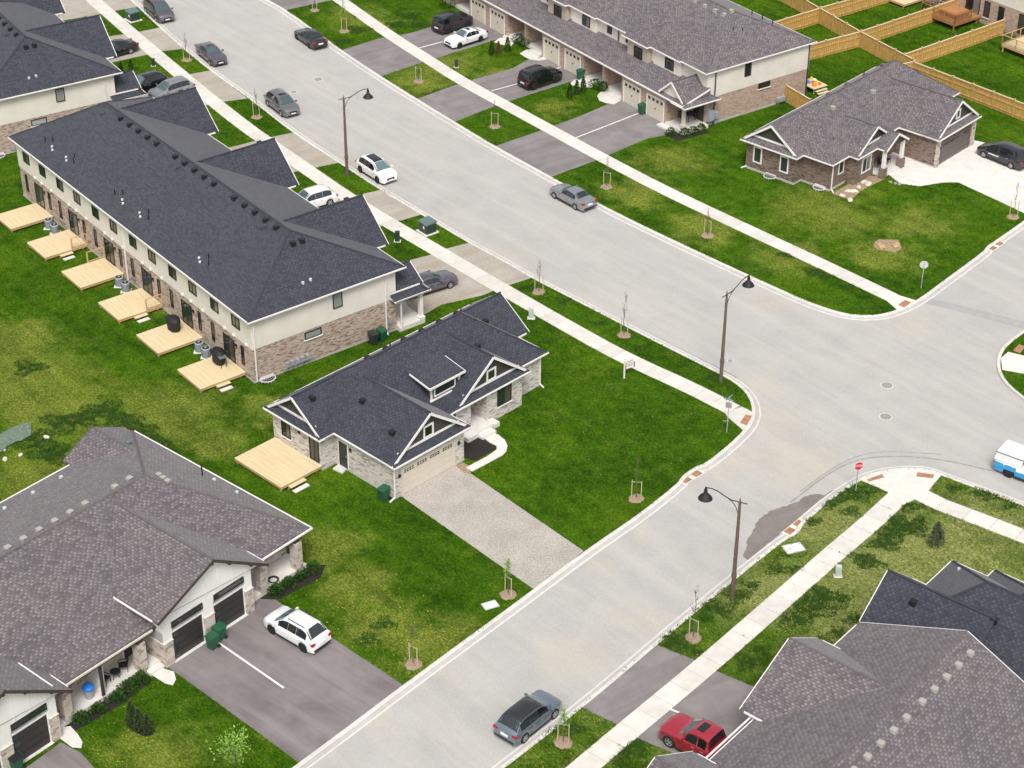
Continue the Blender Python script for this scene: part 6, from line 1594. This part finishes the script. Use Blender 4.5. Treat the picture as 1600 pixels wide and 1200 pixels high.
for j in range(4):
    for i in range(5): m.face([G_[j][i], G_[j][i + 1], G_[j + 1][i + 1], G_[j + 1][i]], 'netting')
m.build('sheet', o)

# ================================================================== grass blades, weeds, flowers
import numpy as np
rng = np.random.default_rng(5)
def inpoly(P, x, y):
    c = np.zeros(len(x), bool); n = len(P)
    for i in range(n):
        x1, y1 = P[i][0], P[i][1]; x2, y2 = P[(i + 1) % n][0], P[(i + 1) % n][1]
        if y1 == y2: continue
        k = ((y1 > y) != (y2 > y)) & (x < (x2 - x1) * (y - y1) / (y2 - y1) + x1); c ^= k
    return c
LAWNS = [(pL + [Vector((-140, 40, 0)), Vector((-260, 150, 0)), Vector((-260, 400, 0)), Vector((-120, 400, 0))], 'lawn_left'), (pR + [Vector((230, 300, 0)), Vector((160, 400, 0)), Vector((0, 420, 0)), Vector((-60, 400, 0))], 'lawn_right'), (pS + [Vector((140, 60, 0)), Vector((60, 20, 0))], 'lawn_weedy'), (pE + [Vector((150, 130, 0))], 'lawn_right')]
hard = []
for ob in SC.objects:
    n_ = ob.name.split('.')[0]
    if n_ in ('driveway', 'walkway', 'mulch_bed', 'garden_bed', 'doorstep', 'sidewalk') and ob.type == 'MESH':
        me = ob.data; k = len(me.vertices) // 2; hard.append([tuple(me.vertices[i].co[:2]) for i in range(k)])
for r_ in [ob for ob in SC.objects if ob.name.startswith('paving_slab') and ob.parent and ob.parent.name.startswith('sidewalk')]:
    me = r_.data; k = len(me.vertices) // 2; hard.append([tuple(me.vertices[i].co[:2]) for i in range(k)])
def boxp(W, a, b, c, d): return [tuple(W(a, c)[:2]), tuple(W(b, c)[:2]), tuple(W(b, d)[:2]), tuple(W(a, d)[:2])]
hard += [boxp(W1, -39.3, -.35, 0, 12.9), boxp(W1, -4, .1, 12.9, 15.4), boxp(WM, -11.25, 0.1, -1.25, 6.6), boxp(WM, -11.25, -2, 6.6, 14.6), boxp(WM, -11.25, -2.9, 14.6, 17.5), boxp(WM, -2, -.7, 8.2, 11.5), boxp(WB, -17.4, 0, -26, 7.6), boxp(W2, -52, -.3, -3.6, 12.2), boxp(W3, -12.8, -4.4, -10.4, 9.9), boxp(W3, -4.4, 0, 0, 6.6), boxp(W3, -12.8, -7.5, -11.5, -10.4), boxp(W3, -4.4, -3.4, -8, -1.6), boxp(W4, -.6, 12.2, -28, 3.95), boxp(W4, -.6, 15.5, 4.95, 13), boxp(W0, -20, -.3, 0, 12.9)]
Rn = np.array(RM)
def visible(x, y):
    v = Rn @ np.vstack([x, y, np.full_like(x, -CAM_H)]); px = 800 + FPX * v[0] / v[2]; py = 600 + FPX * v[1] / v[2]
    return (v[2] > 0) & (px > -60) & (px < 1660) & (py > -40) & (py < 1260)
def blades(name, X, Y, m, hgt, wid, kind='stuff', nb=3, lean=.6):
    n = len(X); N_ = n * nb; x = np.repeat(X, nb) + rng.normal(0, .05, N_); y = np.repeat(Y, nb) + rng.normal(0, .05, N_)
    h = np.repeat(hgt, nb) * rng.uniform(.6, 1.3, N_); a = rng.uniform(0, 6.283, N_); w_ = wid * rng.uniform(.7, 1.3, N_); b = rng.uniform(0, 6.283, N_); le = lean * h * rng.uniform(.2, 1, N_)
    V = np.empty((N_, 3, 3)); V[:, 0] = np.stack([x - np.cos(a) * w_, y - np.sin(a) * w_, np.zeros(N_) - .01], 1); V[:, 1] = np.stack([x + np.cos(a) * w_, y + np.sin(a) * w_, np.zeros(N_) - .01], 1); V[:, 2] = np.stack([x + np.cos(b) * le, y + np.sin(b) * le, h], 1)
    me = bpy.data.meshes.new(name); me.vertices.add(N_ * 3); me.vertices.foreach_set('co', V.ravel()); me.loops.add(N_ * 3); me.loops.foreach_set('vertex_index', np.arange(N_ * 3, dtype=np.int32)); me.polygons.add(N_); me.polygons.foreach_set('loop_start', np.arange(0, N_ * 3, 3, dtype=np.int32))
    me.update(calc_edges=True); me.materials.append(MT[m]); return link(name, me, kind=kind)
for poly, m in LAWNS:
    xs = [p[0] for p in poly]; ys = [p[1] for p in poly]; x0, x1, y0, y1 = max(min(xs), -60), min(max(xs), 75), max(min(ys), 75), min(max(ys), 215)
    n = int((x1 - x0) * (y1 - y0) * 46); X = rng.uniform(x0, x1, n); Y = rng.uniform(y0, y1, n)
    k = visible(X, Y); X, Y = X[k], Y[k]; k = inpoly(poly, X, Y); X, Y = X[k], Y[k]
    for hp in hard:
        hx = [p[0] for p in hp]; hy = [p[1] for p in hp]; box = (X > min(hx)) & (X < max(hx)) & (Y > min(hy)) & (Y < max(hy))
        if not box.any(): continue
        kk = np.ones(len(X), bool); idx = np.where(box)[0]; kk[idx[inpoly(hp, X[idx], Y[idx])]] = False; X, Y = X[kk], Y[kk]
    f = np.sin(X * .9 + np.sin(Y * .7) * 2) * np.sin(Y * .8 + np.sin(X * .6) * 2)
    wild = m == 'lawn_weedy'
    blades('grass', X, Y, m, (.045 + .03 * (f > .3)) * (1.6 if wild else 1), .028)
MT['lush'] = plain('lush_grass', (.035, .092, .004, 1), 1, var=.4, scale=5)
TU = [(1395, 835, 1.2), (1410, 822, 1.3), (1380, 850, 1.0), (1360, 880, .9), (1345, 873, .8), (1425, 825, 1.0), (1437, 813, .5), (1421, 792, .8), (1395, 812, .7), (1330, 800, .7), (1345, 768, 1.2), (1322, 775, .9), (1295, 787, .8), (1270, 815, .6), (1235, 862, .9), (1215, 890, .8), (1245, 890, .6), (1175, 915, .6), (1150, 930, .9), (1110, 948, .8), (1130, 955, .8), (1160, 932, .5), (1300, 873, .8), (1490, 764, .6), (1530, 770, .7), (1555, 775, .8), (1580, 790, .6), (1278, 940, 1.5), (1265, 955, 1.3), (1290, 930, 1.0), (1240, 970, 1.0), (1320, 935, .5), (1185, 1015, .5), (1170, 1035, .9), (1055, 1005, 1.2), (1040, 990, .8), (1100, 965, .5), (1090, 1020, .6), (1140, 1000, .4), (1310, 990, .8), (1335, 968, .7), (1285, 1000, .5), (860, 1135, .6), (900, 1140, .6), (960, 1175, 1.2), (985, 1165, 1.1), (640, 25, 1.2), (625, 40, 1.0), (560, 25, .6), (560, 47, 1.2), (535, 65, .9), (828, 450, .7), (880, 470, .6), (1000, 545, .6), (1110, 590, .6), (940, 505, .5), (615, 38, .8), (655, 40, 1.0), (1230, 398, .7), (1270, 425, .8), (1290, 432, .7), (1320, 448, .6), (162, 640, 1.4), (190, 655, 1.3), (215, 670, 1.2), (235, 690, 1.3), (255, 705, 1.2), (60, 690, 1.5), (100, 660, 1.6), (80, 710, 1.4), (130, 655, 1.3), (45, 575, 1.2), (600, 975, .8), (575, 1000, .8)]
X = []; Y = []
for px, py, r_ in TU:
    p = at(px, py); k = int(330 * r_ * r_); a = rng.uniform(0, 6.283, k); q = r_ * .8 * np.sqrt(rng.random(k)) * (1 + .4 * np.sin(a * 3 + px)); X += list(p.x + q * np.cos(a) * 1.2); Y += list(p.y + q * np.sin(a))
X, Y = np.array(X), np.array(Y)
for hp in hard:
    kk = ~inpoly(hp, X, Y); X, Y = X[kk], Y[kk]
kk = np.zeros(len(X), bool)
for poly, m in LAWNS: kk |= inpoly(poly, X, Y)
kk &= ~((np.hypot(X - at(1240, 857).x, Y - at(1240, 857).y)) < .9)
blades('weed_tuft', X[kk], Y[kk], 'lush', np.full(int(kk.sum()), .11), .028, nb=4, lean=1.2)
def dots(name, areas, m, s):
    P = []
    for px, py, r_, k in areas:
        c = at(px, py)
        for _ in range(k): a = rng.uniform(0, 6.283); q = r_ * math.sqrt(rng.random()); P.append((c.x + q * math.cos(a), c.y + q * math.sin(a)))
    xs = np.array([p[0] for p in P]); ys = np.array([p[1] for p in P]); ok = np.zeros(len(P), bool)
    for poly, _m in LAWNS: ok |= inpoly(poly, xs, ys)
    for hp in hard: ok &= ~inpoly(hp, xs, ys)
    ok &= np.hypot(xs - at(1240, 857).x, ys - at(1240, 857).y) > 1.1
    P = [p for p, k in zip(P, ok) if k]
    mb = MB()
    for x, y in P:
        r2 = s * rng.uniform(.6, 1.3); z = .09; mb.face([(x + r2 * math.cos(t), y + r2 * math.sin(t), z) for t in (0, 1.57, 3.14, 4.71)], m)
    mb.build(name, kind='stuff')
dots('dandelions', [(600, 970, 3.5, 60), (640, 1000, 3, 50), (530, 930, 3, 25), (1240, 870, 4, 40), (1310, 800, 4, 40), (1540, 772, 3, 50), (1580, 795, 2, 40), (1290, 950, 5, 70), (1230, 990, 4, 50), (190, 1170, 2.5, 40), (180, 1130, 2, 12), (880, 1140, 2.5, 30), (650, 1045, 2, 20), (870, 1175, 2, 30), (1100, 980, 3, 20), (1480, 850, 6, 30)], 'dandelion', .032)
dots('clover_flowers', [(1000, 700, 9, 26), (900, 680, 8, 16), (1060, 650, 6, 12), (180, 1110, 3, 8), (100, 600, 6, 8), (60, 640, 6, 8), (1290, 930, 5, 12), (880, 780, 6, 8), (1250, 870, 4, 6)], 'white_flower', .03)
# stray stones near the netting
for i, (x, y, s) in enumerate(((73, 684, .28), (32, 711, .22), (8, 718, .26), (6, 703, .2))): rock((x, y), s, 'stone_edge', ['pale stone in the dark grass right of the netting', 'small pale stone below the netting', 'pale stone at the left edge by the netting', 'small stone touching the left edge'][i])
